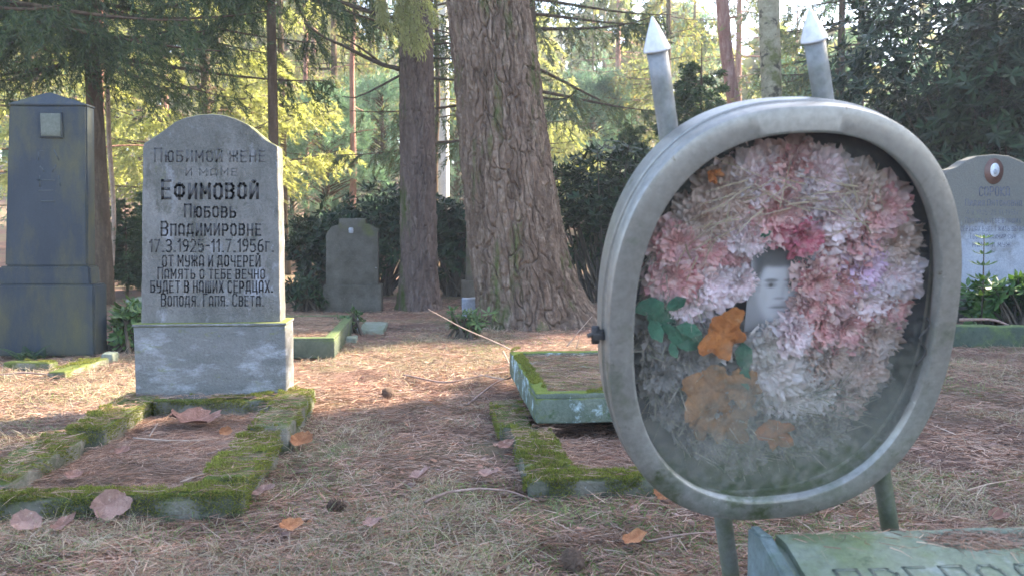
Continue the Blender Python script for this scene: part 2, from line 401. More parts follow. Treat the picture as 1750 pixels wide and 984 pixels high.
# ground material
def ground_mat():
    m, nt, b = mat_new('needle_covered_ground'); L = nt.links.new
    tc = N(nt, 'ShaderNodeTexCoord')
    a = N(nt, 'ShaderNodeTexNoise', i_Scale=1.3, i_Detail=6.0, i_Roughness=.6); L(tc.outputs['Object'], a.inputs[0])
    cr = N(nt, 'ShaderNodeValToRGB'); e = cr.color_ramp.elements
    for p, c in ((.32, (.11, .075, .062)), (.45, (.20, .125, .10)), (.56, (.17, .145, .09)), (.68, (.25, .165, .13))):
        if p == .32: e[0].position = p; e[0].color = c4(c)
        elif p == .68: e[-1].position = p; e[-1].color = c4(c)
        else: q = e.new(p); q.color = c4(c)
    L(a.outputs[0], cr.inputs[0])
    f = N(nt, 'ShaderNodeTexNoise', i_Scale=55.0, i_Detail=8.0, i_Roughness=.75); mp = N(nt, 'ShaderNodeMapping'); mp.inputs['Scale'].default_value = (1, 2.2, 1)
    L(tc.outputs['Object'], mp.inputs[0]); L(mp.outputs[0], f.inputs[0])
    mr = N(nt, 'ShaderNodeMapRange'); mr.inputs[1].default_value = .3; mr.inputs[2].default_value = .7; mr.inputs[3].default_value = .45; mr.inputs[4].default_value = 1.5; L(f.outputs[0], mr.inputs[0])
    v = N(nt, 'ShaderNodeVectorMath', operation='SCALE'); L(cr.outputs[0], v.inputs[0]); L(mr.outputs[0], v.inputs[3]); L(v.outputs[0], b.inputs['Base Color'])
    bp = N(nt, 'ShaderNodeBump', i_Strength=.8, i_Distance=.02); L(f.outputs[0], bp.inputs['Height']); L(bp.outputs[0], b.inputs['Normal'])
    b.inputs['Roughness'].default_value = .95; b.inputs['Specular IOR Level'].default_value = .1
    return m
M_ground = ground_mat()

# ------------------------------------------------------------------ ground
def gz(x, y):
    x = np.asarray(x, float); y = np.asarray(y, float)
    far = np.clip(y - 13, 0, None); h = .11 * far * np.clip(far / 10, 0, 1) * np.clip(1 - (far - 40) / 90, 0.2, 1)
    near = fbm(x * .7, y * .7, None, 2, 11) * .012 * np.clip((y - 4) / 3, .2, 2.5)
    return h + near - .004
def gzf(x, y):
    x = np.asarray(x, float); y = np.asarray(y, float)
    w = 1.0
    return gz(x, y) + fbm(x * 6, y * 6, None, 4, 21) * .008 * w
def axis_lines(core0, core1, step, lim0, lim1):
    a = list(np.arange(core0, core1, step)); s = step; x = a[-1]
    while x < lim1: s *= 1.14; x += s; a.append(min(x, lim1))
    s = step; x = core0; b = []
    while x > lim0: s *= 1.14; x -= s; b.append(max(x, lim0))
    return np.array(b[::-1] + a)
xs = axis_lines(-2.6, 3.6, .035, -140, 140); ys = axis_lines(1.2, 7.0, .035, -40, 190)
GX, GY = np.meshgrid(xs, ys, indexing='ij')
GV = np.stack([GX, GY, gzf(GX, GY)], -1).reshape(-1, 3)
i, j = np.meshgrid(np.arange(len(xs) - 1), np.arange(len(ys) - 1), indexing='ij'); i, j = i.ravel(), j.ravel(); W_ = len(ys)
g_acc = Acc().add(GV, np.stack([i * W_ + j, (i + 1) * W_ + j, (i + 1) * W_ + j + 1, i * W_ + j + 1], 1))
gobj = link('ground', g_acc.mesh('ground', smooth=True), M_ground); setp(gobj, kind='structure')

#@@STRUCT@@
# ------------------------------------------------------------------ lettering (stroke font)
G = {
 'А': (4, [[(0,0),(0,5),(1,6),(3,6),(4,5),(4,0)], [(0,1),(4,1)]]), 'Б': (4, [[(4,6),(0,6),(0,0),(3,0),(4,1),(4,2.5),(3,3.4),(0,3.4)]]),
 'В': (4, [[(0,0),(0,6),(3,6),(4,5),(4,4),(3,3.2),(0,3.2)], [(3,3.2),(4,2.2),(4,1),(3,0),(0,0)]]), 'Г': (3.2, [[(0,0),(0,6),(3.2,6)]]),
 'Д': (4.6, [[(.5,1),(.5,5),(1.2,6),(4,6),(4,1)], [(-.2,-.5),(-.2,1),(4.8,1),(4.8,-.5)]]), 'Е': (3.6, [[(3.6,6),(0,6),(0,0),(3.6,0)], [(0,3.2),(3,3.2)]]),
 'Ж': (5.4, [[(2.7,0),(2.7,6)], [(0,0),(0,1.6),(1.4,3),(0,4.4),(0,6)], [(5.4,0),(5.4,1.6),(4,3),(5.4,4.4),(5.4,6)], [(1.4,3),(4,3)]]),
 'И': (4, [[(0,6),(0,0),(4,6),(4,0)]]), 'Й': (4, [[(0,6),(0,0),(4,6),(4,0)], [(1.2,7.4),(2,6.9),(2.8,7.4)]]),
 'К': (4, [[(0,0),(0,6)], [(4,6),(0,3),(4,0)]]), 'Л': (4, [[(0,0),(0,6),(4,6),(4,0)]]), 'М': (5, [[(0,0),(0,6),(2.5,2.2),(5,6),(5,0)]]),
 'Н': (4, [[(0,0),(0,6)], [(4,0),(4,6)], [(0,3),(4,3)]]), 'О': (4, [[(1,0),(0,1),(0,5),(1,6),(3,6),(4,5),(4,1),(3,0),(1,0)]]),
 'П': (4, [[(0,0),(0,6),(4,6),(4,0)]]), 'Р': (4, [[(0,0),(0,6),(3,6),(4,5),(4,3.6),(3,2.7),(0,2.7)]]), 'С': (3.8, [[(3.8,5),(3,6),(1,6),(0,5),(0,1),(1,0),(3,0),(3.8,1)]]),
 'Т': (4.2, [[(0,6),(4.2,6)], [(2.1,6),(2.1,0)]]), 'У': (4, [[(0,6),(0,3.6),(1,2.8),(4,2.8)], [(4,6),(4,1),(3,0),(.4,0)]]),
 'Ф': (5, [[(2.5,-.3),(2.5,6.3)], [(1,1),(0,2),(0,4.6),(1,5.6),(4,5.6),(5,4.6),(5,2),(4,1),(1,1)]]), 'Х': (4, [[(0,0),(4,6)], [(0,6),(4,0)]]),
 'Ц': (4.4, [[(0,6),(0,.4),(4,.4),(4,6)], [(4,.4),(4.7,.4),(4.7,-.8)]]), 'Ч': (4, [[(0,6),(0,3.6),(1,2.8),(4,2.8)], [(4,6),(4,0)]]),
 'Ш': (5.4, [[(0,6),(0,0),(5.4,0),(5.4,6)], [(2.7,0),(2.7,6)]]), 'Ы': (5.2, [[(0,6),(0,0),(2.6,0),(3.3,.8),(3.3,2.4),(2.6,3.2),(0,3.2)], [(5.2,0),(5.2,6)]]),
 'Ь': (4, [[(0,6),(0,0),(3,0),(4,1),(4,2.4),(3,3.3),(0,3.3)]]), 'Ю': (5.4, [[(0,0),(0,6)], [(0,3),(1.9,3)], [(2.9,0),(1.9,1),(1.9,5),(2.9,6),(4.4,6),(5.4,5),(5.4,1),(4.4,0),(2.9,0)]]),
 'Я': (4, [[(4,0),(4,6),(1,6),(0,5),(0,3.8),(1,3),(4,3)], [(1.6,3),(0,0)]]),
 '0': (3.6, [[(1,0),(0,1),(0,5),(1,6),(2.6,6),(3.6,5),(3.6,1),(2.6,0),(1,0)]]), '1': (1.6, [[(0,4.8),(1.6,6),(1.6,0)]]),
 '2': (3.6, [[(0,5),(1,6),(2.6,6),(3.6,5),(3.6,3.8),(0,0),(3.6,0)]]), '3': (3.6, [[(0,5.4),(1,6),(2.6,6),(3.6,5),(3.6,4),(2.6,3.2),(1.2,3.2)], [(2.6,3.2),(3.6,2.3),(3.6,1),(2.6,0),(1,0),(0,.6)]]),
 '4': (3.8, [[(3,0),(3,6),(0,2),(3.8,2)]]), '5': (3.6, [[(3.4,6),(.2,6),(0,3.4),(2.6,3.6),(3.6,2.6),(3.6,1),(2.6,0),(.8,0),(0,.6)]]),
 '6': (3.6, [[(3.2,6),(1,5.4),(0,3.6),(0,1),(1,0),(2.6,0),(3.6,1),(3.6,2.4),(2.6,3.3),(0,3)]]), '7': (3.6, [[(0,6),(3.6,6),(1,0)]]),
 '8': (3.6, [[(1,3.2),(0,4),(0,5),(1,6),(2.6,6),(3.6,5),(3.6,4),(2.6,3.2),(1,3.2),(0,2.3),(0,1),(1,0),(2.6,0),(3.6,1),(3.6,2.3),(2.6,3.2)]]),
 '9': (3.6, [[(.4,0),(2.6,.6),(3.6,2.4),(3.6,5),(2.6,6),(1,6),(0,5),(0,3.7),(1,2.8),(3.6,3)]]),
 '.': (.8, [[(0,.1),(.8,.1)]]), '-': (2.2, [[(0,3),(2.2,3)]]), ' ': (2.6, []), 'V': (4, [[(0,6),(2,0),(4,6)]]), 'I': (.6, [[(.3,0),(.3,6)]]),
}
_jit = np.random.default_rng(9)
def letter(acc, text, u0, u1, vb, vt, place, cap=1.0, sw=.75, small=.8, depth=.0015, y=0.0, slant=0.0, capnum=True):
    """lay the text between u0..u1, baseline vb, cap height |vt-vb|; place(a, b) -> (x, y, z) of a point, stroke boxes"""
    items = []; x = 0.0
    for w in text.split(' '):
        for k, ch in enumerate(w):
            big = ch.isupper() or ch.isdigit() or ch in '.-'
            s = 1.0 if big else small
            g = G.get(ch.upper(), G['О']); items.append((g, x, s)); x += g[0] * s + 2.5
        x += 2.4
    tot = x - 2.5 - 2.4
    kx = (u1 - u0) / tot; ky = (vt - vb) / 6.0
    for g, gx, s in items:
        jx, jy = _jit.normal(0, .07, 2)
        for pl in g[1]:
            pl = [(p[0] + jx, p[1] + jy + .03 * p[0] * jx) for p in pl]
            pl = [(u0 + (gx + (p[0] + slant * p[1]) * s) * kx, vb + p[1] * s * ky) for p in pl]
            w = sw * abs(kx + abs(ky)) * .5 * .46
            for (a, b) in zip(pl[:-1], pl[1:]):
                a = np.array(a); b = np.array(b); d = b - a; l = np.linalg.norm(d)
                if l < 1e-6: continue
                d = d / l; n = np.array([-d[1], d[0]]) * w; a2, b2 = a - d * w * .9, b + d * w * .9
                c = [a2 - n, b2 - n, b2 + n, a2 + n]
                V = [place(*q, 0.0) for q in c] + [place(*q, depth) for q in c]
                acc.add(V, [[3, 2, 1, 0], [4, 5, 6, 7], [0, 1, 5, 4], [1, 2, 6, 5], [2, 3, 7, 6], [3, 0, 4, 7]])
    return acc
def px_place(Y):
    """letters at pixel positions on the plane y=Y, standing proud toward the camera by depth"""
    def f(u, v, d):
        p = at(u, v, Y); return (p[0], Y - d + .0006, p[2])
    return f

# ------------------------------------------------------------------ headstone of the mossy grave
HZ = .075
def P2(u, v, Y): p = at(u, v, Y); return (float(p[0]), float(p[2]))
HY = 3.56
hs = thing('headstone', (at(360, 672, HY)[0], HY + .08, 0), 'tall grey arched headstone with ten dark lines of lettering, heading the mossy grave', 'headstone')
out = [(241, 553), (479, 552), (476, 330), (474, 250), (470, 247), (455, 240), (440, 226), (424, 213), (405, 203), (382, 196.5), (362, 194.5), (340, 196), (318, 200.5), (300, 208), (283, 220), (268, 232), (255, 240), (246, 244), (244, 249), (243, 330), (242, 450)]
surf('tablet', extrude_outline([P2(u, v, HY) for u, v in out][::-1], HY, HY + .125, .005), M_conc, hs)
x0, z0 = P2(231, 672, HY - .03); x1, z1 = P2(488, 557, HY - .03)
part('plinth', rbox(x0, x1, HY - .03, HY + .16, -.02, z1 + .004, .007, .04, .0016, 4), M_concbase, hs, True)
part('ledge', rbox(x0 - .004, x1 + .004, HY - .035, HY + .165, z1 + .003, z1 + .014, .004, .05, .001, 8), M_concbase, hs, True)
ins = Acc(); pf = px_place(HY)
for t, a, b, vb, vt, sw in (
    ('ЕФимовой', 278, 440, 339, 309, 1.15), ('Любовь', 316, 402, 371, 350, 1.1), ('Владимировне', 276, 445, 402, 379, 1.05),
    ('17.3.1925-11.7.1956г.', 256, 467, 430, 410, 1.0), ('от мужа и дочерей', 278, 444, 455, 433, .95), ('Память о тебе вечно', 270, 452, 476, 457, .95),
    ('будет в наших сердцах.', 258, 466, 499, 476, .95), ('Володя. Галя. Света.', 276, 450, 522, 502, .95)):
    letter(ins, t.replace('ЕФ', 'Еф') if t[0] == 'Е' else t, a, b, vb, vt, pf, sw=sw)
part('inscription', ins, M_letter, hs)
ins = Acc()
letter(ins, 'Любимой жене', 265, 452, 276, 254, pf, sw=.85); letter(ins, 'и маме', 318, 405, 300, 285, pf, sw=.6)
part('inscription', ins, M_letterfaint, hs)['label'] = 'two faded upper lines of lettering'

# ------------------------------------------------------------------ dark obelisk on the left
OY = 5.24
ob = thing('obelisk_gravestone', (at(80, 603, OY)[0], OY + .1, 0), 'dark blue-grey granite tapered gravestone with pointed cap and small square plaque, far left', 'gravestone')
def frustum(u0, u1, vb, w0, w1, vt, Y, t, t2=None):
    """front face given in pixels: bottom u0..u1 at vb, top w0..w1 at vt"""
    t2 = t if t2 is None else t2
    a, b, c, d = at(u0, vb, Y), at(u1, vb, Y), at(w1, vt, Y), at(w0, vt, Y)
    bm = bmesh.new()
    vs = [bm.verts.new(p) for p in ((a[0], Y, a[2]), (b[0], Y, b[2]), (c[0], Y, c[2]), (d[0], Y, d[2]))]
    o = (t - t2) / 2
    vb_ = [bm.verts.new(p) for p in ((a[0], Y + t, a[2]), (b[0], Y + t, b[2]), (c[0], Y + t2 + o, c[2]), (d[0], Y + t2 + o, d[2]))]
    bm.faces.new(vs); bm.faces.new(vb_[::-1])
    for k in range(4): bm.faces.new((vs[k], vb_[k], vb_[(k + 1) % 4], vs[(k + 1) % 4]))
    bmesh.ops.recalc_face_normals(bm, faces=bm.faces)
    bmesh.ops.bevel(bm, geom=list(bm.edges), offset=.009, segments=2, affect='EDGES')
    me = bpy.data.meshes.new('stone'); bm.to_mesh(me); bm.free(); return me
surf('pedestal', frustum(-14, 162, 608, -12, 161, 487, OY, .20), M_dark, ob)
surf('plinth', frustum(-4, 155, 487.5, -2, 153, 455, OY + .03, .15), M_dark, ob)
surf('shaft', frustum(8, 150, 455.5, 15, 148, 180, OY + .045, .12), M_dark, ob)
a = at(14, 180, OY + .045); b = at(149, 180, OY + .045); ap = at(84, 158, OY + .1); zc = a[2]
def hull(pts, bev=0.0):
    bm = bmesh.new(); [bm.verts.new([float(c) for c in p]) for p in pts]
    bmesh.ops.convex_hull(bm, input=bm.verts)
    bmesh.ops.dissolve_limit(bm, angle_limit=.01, verts=bm.verts, edges=bm.edges)
    if bev: bmesh.ops.bevel(bm, geom=list(bm.edges), offset=bev, segments=2, affect='EDGES')
    me = bpy.data.meshes.new('hull'); bm.to_mesh(me); bm.free(); return me
surf('cap', hull([(x, y, z) for x in (a[0], b[0]) for y in (OY + .042, OY + .168) for z in (zc + .001, zc + .01)] + [(ap[0] - .004, OY + .1, ap[2]), (ap[0] + .004, OY + .1, ap[2])], .002), M_dark, ob)
pa, pb = at(66, 232, OY), at(99, 193, OY)
part('plaque', rbox(pa[0], pb[0], OY + .027, OY + .065, pa[2], pb[2], .004, .04, .0005), stone_mat('green_grey_plaque', (.09, .11, .09), (.14, .16, .14), 12, .5, .2, 90), ob, True)
fr = Acc()
for (x0_, x1_, z0_, z1_) in ((pa[0] - .008, pa[0], pa[2], pb[2]), (pb[0], pb[0] + .008, pa[2], pb[2]), (pa[0] - .008, pb[0] + .008, pb[2], pb[2] + .008), (pa[0] - .008, pb[0] + .008, pa[2] - .008, pa[2])):
    q = rbox(x0_, x1_, OY + .031, OY + .065, z0_, z1_, .002, .05, 0); fr.add(q.V[0], *[f[0] for f in q.F.values()])
part('plaque_frame', fr, M_dark, ob)
ins = Acc()
def ob_place(u, v, d): p = at(u, v, OY + .045); return (p[0], OY + .0455 - d + .0006, p[2])
for t, a_, b_, vb, vt in (('Иван', 68, 104, 275, 252), ('Власов', 60, 112, 320, 300), ('1912', 66, 102, 345, 332), ('1958', 66, 102, 365, 352)):
    pass
M_faint = stone_mat('worn_granite_lettering', (.05, .07, .08), (.08, .09, .10), 30, .7, .2, 90)
for k, (u_, v_, du, dv) in enumerate(((66, 258, 0, 16), (66, 258, 10, 0), (92, 256, 9, 18), (96, 282, -6, 12), (68, 284, 8, 10), (64, 308, 30, 0), (66, 326, 26, 0), (70, 344, 24, 0), (68, 300, 0, 20), (100, 300, 3, 18))):
    n_ = math.hypot(du, dv); ex, ez = du / n_ * 1.2, dv / n_ * 1.2
    c = [(u_ - ez, v_ + ex), (u_ + du - ez, v_ + dv + ex), (u_ + du + ez, v_ + dv - ex), (u_ + ez, v_ - ex)]
    ins.add([ob_place(*q, 0) for q in c] + [ob_place(*q, .002) for q in c], [[3, 2, 1, 0], [4, 5, 6, 7], [0, 1, 5, 4], [1, 2, 6, 5], [2, 3, 7, 6], [3, 0, 4, 7]])
part('worn_inscription', ins, M_faint, ob)

# ------------------------------------------------------------------ small stepped stone in the middle
SY = 8.0
ss = thing('headstone', (at(600, 530, SY)[0], SY + .1, 0), 'small dark stepped-top headstone with unreadable text, in shade left of the second tree trunk', 'headstone')
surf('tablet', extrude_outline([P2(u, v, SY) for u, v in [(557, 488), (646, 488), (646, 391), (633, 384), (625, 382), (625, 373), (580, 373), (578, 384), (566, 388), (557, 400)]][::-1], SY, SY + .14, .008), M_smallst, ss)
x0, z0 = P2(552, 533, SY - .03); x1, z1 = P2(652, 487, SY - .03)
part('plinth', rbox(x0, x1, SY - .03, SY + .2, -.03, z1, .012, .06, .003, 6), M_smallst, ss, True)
ins = Acc(); pf = px_place(SY)
for vb, a_, b_ in ((421, 584, 622), (430, 578, 628), (439, 576, 630), (448, 582, 626)): letter(ins, '-- --- --', a_, b_, vb, vb - 4.5, pf, sw=.5, depth=.001)
part('worn_inscription', ins, stone_mat('worn_lettering', (.10, .10, .10), (.15, .15, .15), 20, .9, .2), ss)
em = Acc(); c = at(600, 394, SY)
part('emblem', rbox(c[0] - .02, c[0] + .02, SY - .008, SY + .01, c[2] - .025, c[2] + .025, .012, .02, .002), stone_mat('pale_emblem', (.3, .33, .37), (.4, .43, .47), 20, .8, .2), ss, True)

# small brown stone half hidden behind the pine
BY = 8.6
bs = thing('headstone', (at(805, 500, BY)[0], BY + .1, 0), 'narrow brown mossy gravestone half hidden behind the left edge of the thick pine trunk', 'headstone')
surf('tablet', extrude_outline([P2(u, v, BY) for u, v in [(796, 480), (840, 480), (840, 392), (832, 384), (804, 384), (798, 392)]][::-1], BY, BY + .14, .01), M_brownst, bs)
x0, z0 = P2(789, 525, BY - .05); x1, z1 = P2(850, 480, BY - .05)
part('plinth', rbox(x0, x1, BY - .05, BY + .2, -.03, z1, .012, .06, .003, 7), M_brownst, bs, True)

# ------------------------------------------------------------------ pale stone on the right
RY = 6.6
rs = thing('headstone', (at(1698, 545, RY)[0], RY + .08, 0), 'pale blue-white headstone with red-brown oval medallion, behind leafy shoots at the right edge', 'headstone')
out = [(1614, 560), (1782, 560), (1782, 300), (1778, 293), (1762, 285), (1745, 274), (1724, 266.5), (1698, 264), (1672, 266.5), (1652, 274), (1635, 286), (1622, 290), (1616, 298)]
surf('tablet', extrude_outline([P2(u, v, RY) for u, v in out][::-1], RY, RY + .14, .008), M_whitest, rs)
x0, z0 = P2(1606, 560, RY - .04); x1, z1 = P2(1790, 498, RY - .04)
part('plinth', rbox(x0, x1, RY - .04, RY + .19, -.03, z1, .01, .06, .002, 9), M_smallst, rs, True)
ins = Acc(); pf = px_place(RY)
for t, a_, b_, vb, vt, sw in (('СОРОКА', 1674, 1725, 335, 320, .9), ('Лидия Антоновна', 1650, 1746, 352, 341, .75), ('4.V.1925-28.VI.1956г.', 1652, 1744, 367, 359, .5), ('Память о тебе в наших', 1650, 1744, 381, 372, .6),
    ('сердцах будет жить вечно', 1642, 1752, 395, 385, .6), ('Твои Владимир сын', 1657, 1736, 408, 399, .6), ('мама и муж', 1662, 1726, 422, 413, .55)):
    letter(ins, t, a_, b_, vb, vt, pf, sw=sw, depth=.001)
part('inscription', ins, M_letterblue, rs)
def oval(acc, c, a_, b_, y0, y1, n=40):
    t = np.arange(n) * 2 * math.pi / n
    F = np.stack([c[0] + a_ * np.cos(t), np.full(n, y0), c[2] + b_ * np.sin(t)], 1); B = F + [0, y1 - y0, 0]
    V = np.concatenate([F, B, [[c[0], y0, c[2]]]]); k = np.arange(n); k2 = (k + 1) % n
    acc.add(V, np.stack([k, k2, n + k2, n + k], 1), np.stack([np.full(n, 2 * n), k2, k], 1)); return acc
c = at(1698, 293, RY)
part('medallion', oval(Acc(), c, .074, .098, RY - .008, RY + .002), M_medal, rs)
part('portrait_plate', oval(Acc(), at(1699, 291, RY), .036, .052, RY - .012, RY - .007), stone_mat('pale_enamel', (.55, .6, .68), (.7, .74, .8), 18, .35, .05), rs)
part('portrait_detail', oval(Acc(), at(1699, 294, RY), .014, .022, RY - .0135, RY - .0118), stone_mat('grey_portrait', (.3, .33, .38), (.42, .45, .5), 30, .5, .05), rs)

# ------------------------------------------------------------------ moss / litter scatter helpers
def moss_on(rects, dens, g, hh=(.006, .013), zf=None, thr=-.15, fr=9):
    """rects: (x0,x1,y0,y1,z); tiny blades where a patch noise allows it"""
    acc = Acc()
    for (x0, x1, y0, y1, z) in rects:
        n = int((x1 - x0) * (y1 - y0) * dens); x = g.uniform(x0, x1, n); y = g.uniform(y0, y1, n)
        k = fbm(x * fr, y * fr, None, 3, 5) > thr; x, y = x[k], y[k]; n = len(x)
        if n == 0: continue
        P = np.stack([x, y, np.full(n, z) + np.clip(fbm(x * 22, y * 22, None, 2, 15), 0, 1) * .014 if zf is None else zf(x, y)], 1)
        D = np.stack([g.normal(0, .5, n), g.normal(0, .5, n), np.full(n, 1.0)], 1)
        sprays(acc, P, D, g.uniform(hh[0], hh[1], n), g.uniform(.0016, .003, n), g)
    return acc
def needles_on(acc, x, y, z, g, L=(.03, .075), W=(.0010, .0018), lift=.012, tilt=.14):
    n = len(x); a = g.uniform(0, 2 * math.pi, n)
    D = np.stack([np.cos(a), np.sin(a), g.normal(0, tilt, n)], 1)
    l = g.uniform(L[0], L[1], n)
    P = np.stack([x, y, z + np.abs(g.normal(0, lift, n)) * .6 + .002], 1)
    bend = np.stack([g.normal(0, .01, n), g.normal(0, .01, n), g.normal(-.003, .004, n)], 1)
    ribbons(acc, P, D, l, g.uniform(W[0], W[1], n), bend, 2, g)
    return acc

g = np.random.default_rng(3)
# ------------------------------------------------------------------ grave surround 1 (mossy, left)
def kerb_piece(x0, x1, y0, y1, z1, seed, amp=.006, z0=-.06):
    return rbox(x0, x1, y0, y1, z0, z1, .014, .03, amp * 1.6, seed, 11)
def fringe(acc, pts, z0, z1, dens, g, nrm_dir):
    """moss tufts on a vertical face along segment pts"""
    a, b = np.array(pts[0]), np.array(pts[1]); n = int(np.linalg.norm(b - a) * (z1 - z0) * dens)
    t = g.uniform(0, 1, n); zz = z1 - (z1 - z0) * g.uniform(0, 1, n) ** 1.8
    P = np.stack([a[0] + (b[0] - a[0]) * t, a[1] + (b[1] - a[1]) * t, zz], 1)
    k = fbm(P[:, 0] * 12, P[:, 1] * 12 + P[:, 2] * 20, None, 3, 9) > -.2
    P = P[k]; n = len(P)
    D = np.array(nrm_dir)[None] + g.normal(0, .5, (n, 3)); D[:, 2] += .3
    return sprays(acc, P, D, g.uniform(.006, .013, n), g.uniform(.0016, .003, n), g)
KG = thing('grave_kerb', (-.83, 2.85, 0), 'mossy rectangular kerb of broken concrete pieces lying before the tall lettered headstone', 'grave kerb')
k1 = [(-1.17, -1.05, 2.98, 3.62, .082), (-1.21, -1.08, 2.37, 2.90, .075), (-.59, -.468, 2.94, 3.62, .085), (-.605, -.483, 2.37, 2.90, .074), (-1.46, -.475, 2.285, 2.355, .058), (-1.04, -.61, 3.44, 3.54, .078)]
for q, (x0, x1, y0, y1, z) in enumerate(k1):
    o = part('kerb_piece', kerb_piece(x0, x1, y0, y1, z, 20 + q), M_kerb, KG, True)
    mo = moss_on([(x0, x1, y0, y1, z)], 170000, g, thr=(.1, .12, .1, .05, -.5, .0)[q])
    fringe(mo, ((x0, y0 - .001), (x1, y0 - .001)), z - .05, z, 150000, g, (0, -1, .2))
    fringe(mo, ((x1 + .001, y0), (x1 + .001, y1)), z - .05, z, 60000, g, (1, 0, .2))
    fringe(mo, ((x0 - .001, y0), (x0 - .001, y1)), z - .05, z, 60000, g, (-1, 0, .2))
    part('moss', mo, M_moss, o)
KG2 = thing('grave_kerb', (.65, 2.7, 0), 'low mossy kerb whose corner shows in the middle, under the propped blue-green slab', 'grave kerb')
for q, (x0, x1, y0, y1, z) in enumerate([(.255, .385, 2.46, 2.98, .056), (.225, .34, 3.02, 3.5, .052), (.25, .92, 2.36, 2.455, .050), (.79, .92, 2.46, 4.2, .05)]):
    o = part('kerb_piece', kerb_piece(x0, x1, y0, y1, z, 40 + q), M_kerb, KG2, True)
    if q < 3:
        mo = moss_on([(x0, x1, y0, y1, z)], 170000, g, thr=(-.25, .3, -.5)[q])
        fringe(mo, ((x0, y0 - .001), (x1, y0 - .001)), z - .06, z, 150000, g, (0, -1, .2))
        fringe(mo, ((x0 - .001, y0), (x0 - .001, y1)), z - .06, z, 90000, g, (-1, 0, .2))
        part('moss', mo, M_moss, o)

# ------------------------------------------------------------------ propped slab
def slab_thing(label, x0, x1, y0, y1, z0, z1, rim, depth, mat, seed, name='grave_slab', parts=True, tilt=0.0):
    t = thing(name, ((x0 + x1) / 2, (y0 + y1) / 2, z0), label, 'grave slab')
    sk = None
    part('slab', rbox(x0, x1, y0, y1, z0, z1 - depth, .008, .04, .002, seed), mat, t, True)
    b = Acc()
    for (a, b_, c, d) in ((x0 + .001, x1 - .001, y0 + .001, y0 + rim), (x0 + .001, x1 - .001, y1 - rim, y1 - .001), (x0 + .001, x0 + rim, y0 + rim, y1 - rim), (x1 - rim, x1 - .001, y0 + rim, y1 - rim)):
        q = rbox(a, b_, c, d, z1 - depth - .004, z1, .006, .04, .0015, seed + 3); b.add(q.V[0], *[f[0] for f in q.F.values()])
    part('raised_rim', b, mat, t, True)
    n = int((x1 - x0) * (y1 - y0) * 9000); gg = np.random.default_rng(seed)
    x = gg.uniform(x0 + rim, x1 - rim, n); y = gg.uniform(y0 + rim, y1 - rim, n)
    single('needle_litter', needles_on(Acc(), x, y, np.full(n, z1 - depth + .001), gg, lift=.008, tilt=.08), M_needle, ((x0 + x1) / 2, (y0 + y1) / 2, z1 - depth), None, 'litter', kind='stuff')
    return t
s2 = slab_thing('blue-green lichened slab with raised rim, propped over the dark gap beside the display case', .335, .89, 2.94, 3.97, .075, .178, .05, .018, M_slab, 61)
mo = moss_on([(.34, .89, 2.94, 2.99, .178), (.34, .385, 2.99, 3.97, .178)], 130000, g, thr=-.3)
part('moss', mo, M_moss, s2)
pr = Acc(); 
for (x_, y_) in ((.42, 3.8), (.84, 3.8), (.82, 3.15)):
    single('support_stone', rbox(x_ - .05, x_ + .05, y_ - .05, y_ + .05, -.02, .076, .008, .04, .003, 5), M_kerb, (x_, y_, 0), 'rough support stone in the dark gap under the blue-green slab', 'support stone', 'supports under the blue-green slab')
slab_thing('dark green mossy slab with needles on top, half hidden behind the tall lettered headstone', -1.15, -.545, 5.07, 6.4, .0, .115, .06, .012, M_slabdark, 62)
# corner pieces, low kerbs and little posts further back
def lump(label, u0, u1, vt, Y, d, mat, name='kerb_fragment', cat='kerb stone', seed=5, vb=None):
    a = at(u0, vt, Y); b = at(u1, vt, Y)
    return single(name, rbox(a[0], b[0], Y, Y + d, -.03, a[2], .01, .04, .005, seed), mat, ((a[0] + b[0]) / 2, Y + d / 2, 0), label, cat, smooth=True)
lump('short pale stone post in front of the small stepped headstone', 600, 611, 541, 6.3, .05, M_whitest, 'stone_post', 'post', 3)
lump('low mossy kerb piece lying right of the short pale post', 612, 656, 563, 6.2, .5, M_green, seed=6)
lump('small yellow-green mossy stone beside the dark green slab', 582, 609, 576, 5.75, .1, M_green, 'mossy_stone', 'stone', 7)
lump('squat green concrete block peeping out left of the tall lettered headstone', 215, 262, 512, 7.4, .35, M_green, 'concrete_block', 'block', 8)
lump('mossy square kerb end at the right foot of the dark obelisk', 172, 193, 604, 5.05, .1, M_green, seed=9)
lump('pale worn block showing at the left foot of the thick pine', 790, 818, 510, 7.4, .12, M_whitest, 'stone_block', 'block', 10)
def beam(label, p0, p1, w, h, mat, name='kerb_beam', seed=4, mossy=True):
    p0 = np.array(p0); p1 = np.array(p1); L = np.linalg.norm(p1 - p0); a = math.atan2(p1[1] - p0[1], p1[0] - p0[0])
    t = thing(name, (p0[0], p0[1], 0), label, 'kerb stone', rot=(0, 0, a))
    o = part('beam', rbox(0, L, -w / 2, w / 2, -.04, h, .01, .04, .006, seed), mat, t, True, local=True)
    if mossy: part('moss', moss_on([(0, L, -w / 2, w / 2, h)], 90000, g, thr=-.3), M_moss, t, local=True)
p = grd(12, 618, .03); q = grd(92, 620, .03); beam('short dark mossy kerb in front of the obelisk pedestal', p[:2], q[:2], .07, .035, M_kerb, seed=11)
p = grd(96, 636, .03); q = grd(172, 612, .03); beam('slanting mossy kerb running to the right foot of the obelisk', p[:2], q[:2], .09, .035, M_kerb, seed=12)
p = grd(1560, 562, .1); q = grd(1810, 566, .1); beam('long low shaded kerb before the pale medallion headstone on the right', p[:2], q[:2], .1, .13, M_slabdark, seed=13, mossy=False)

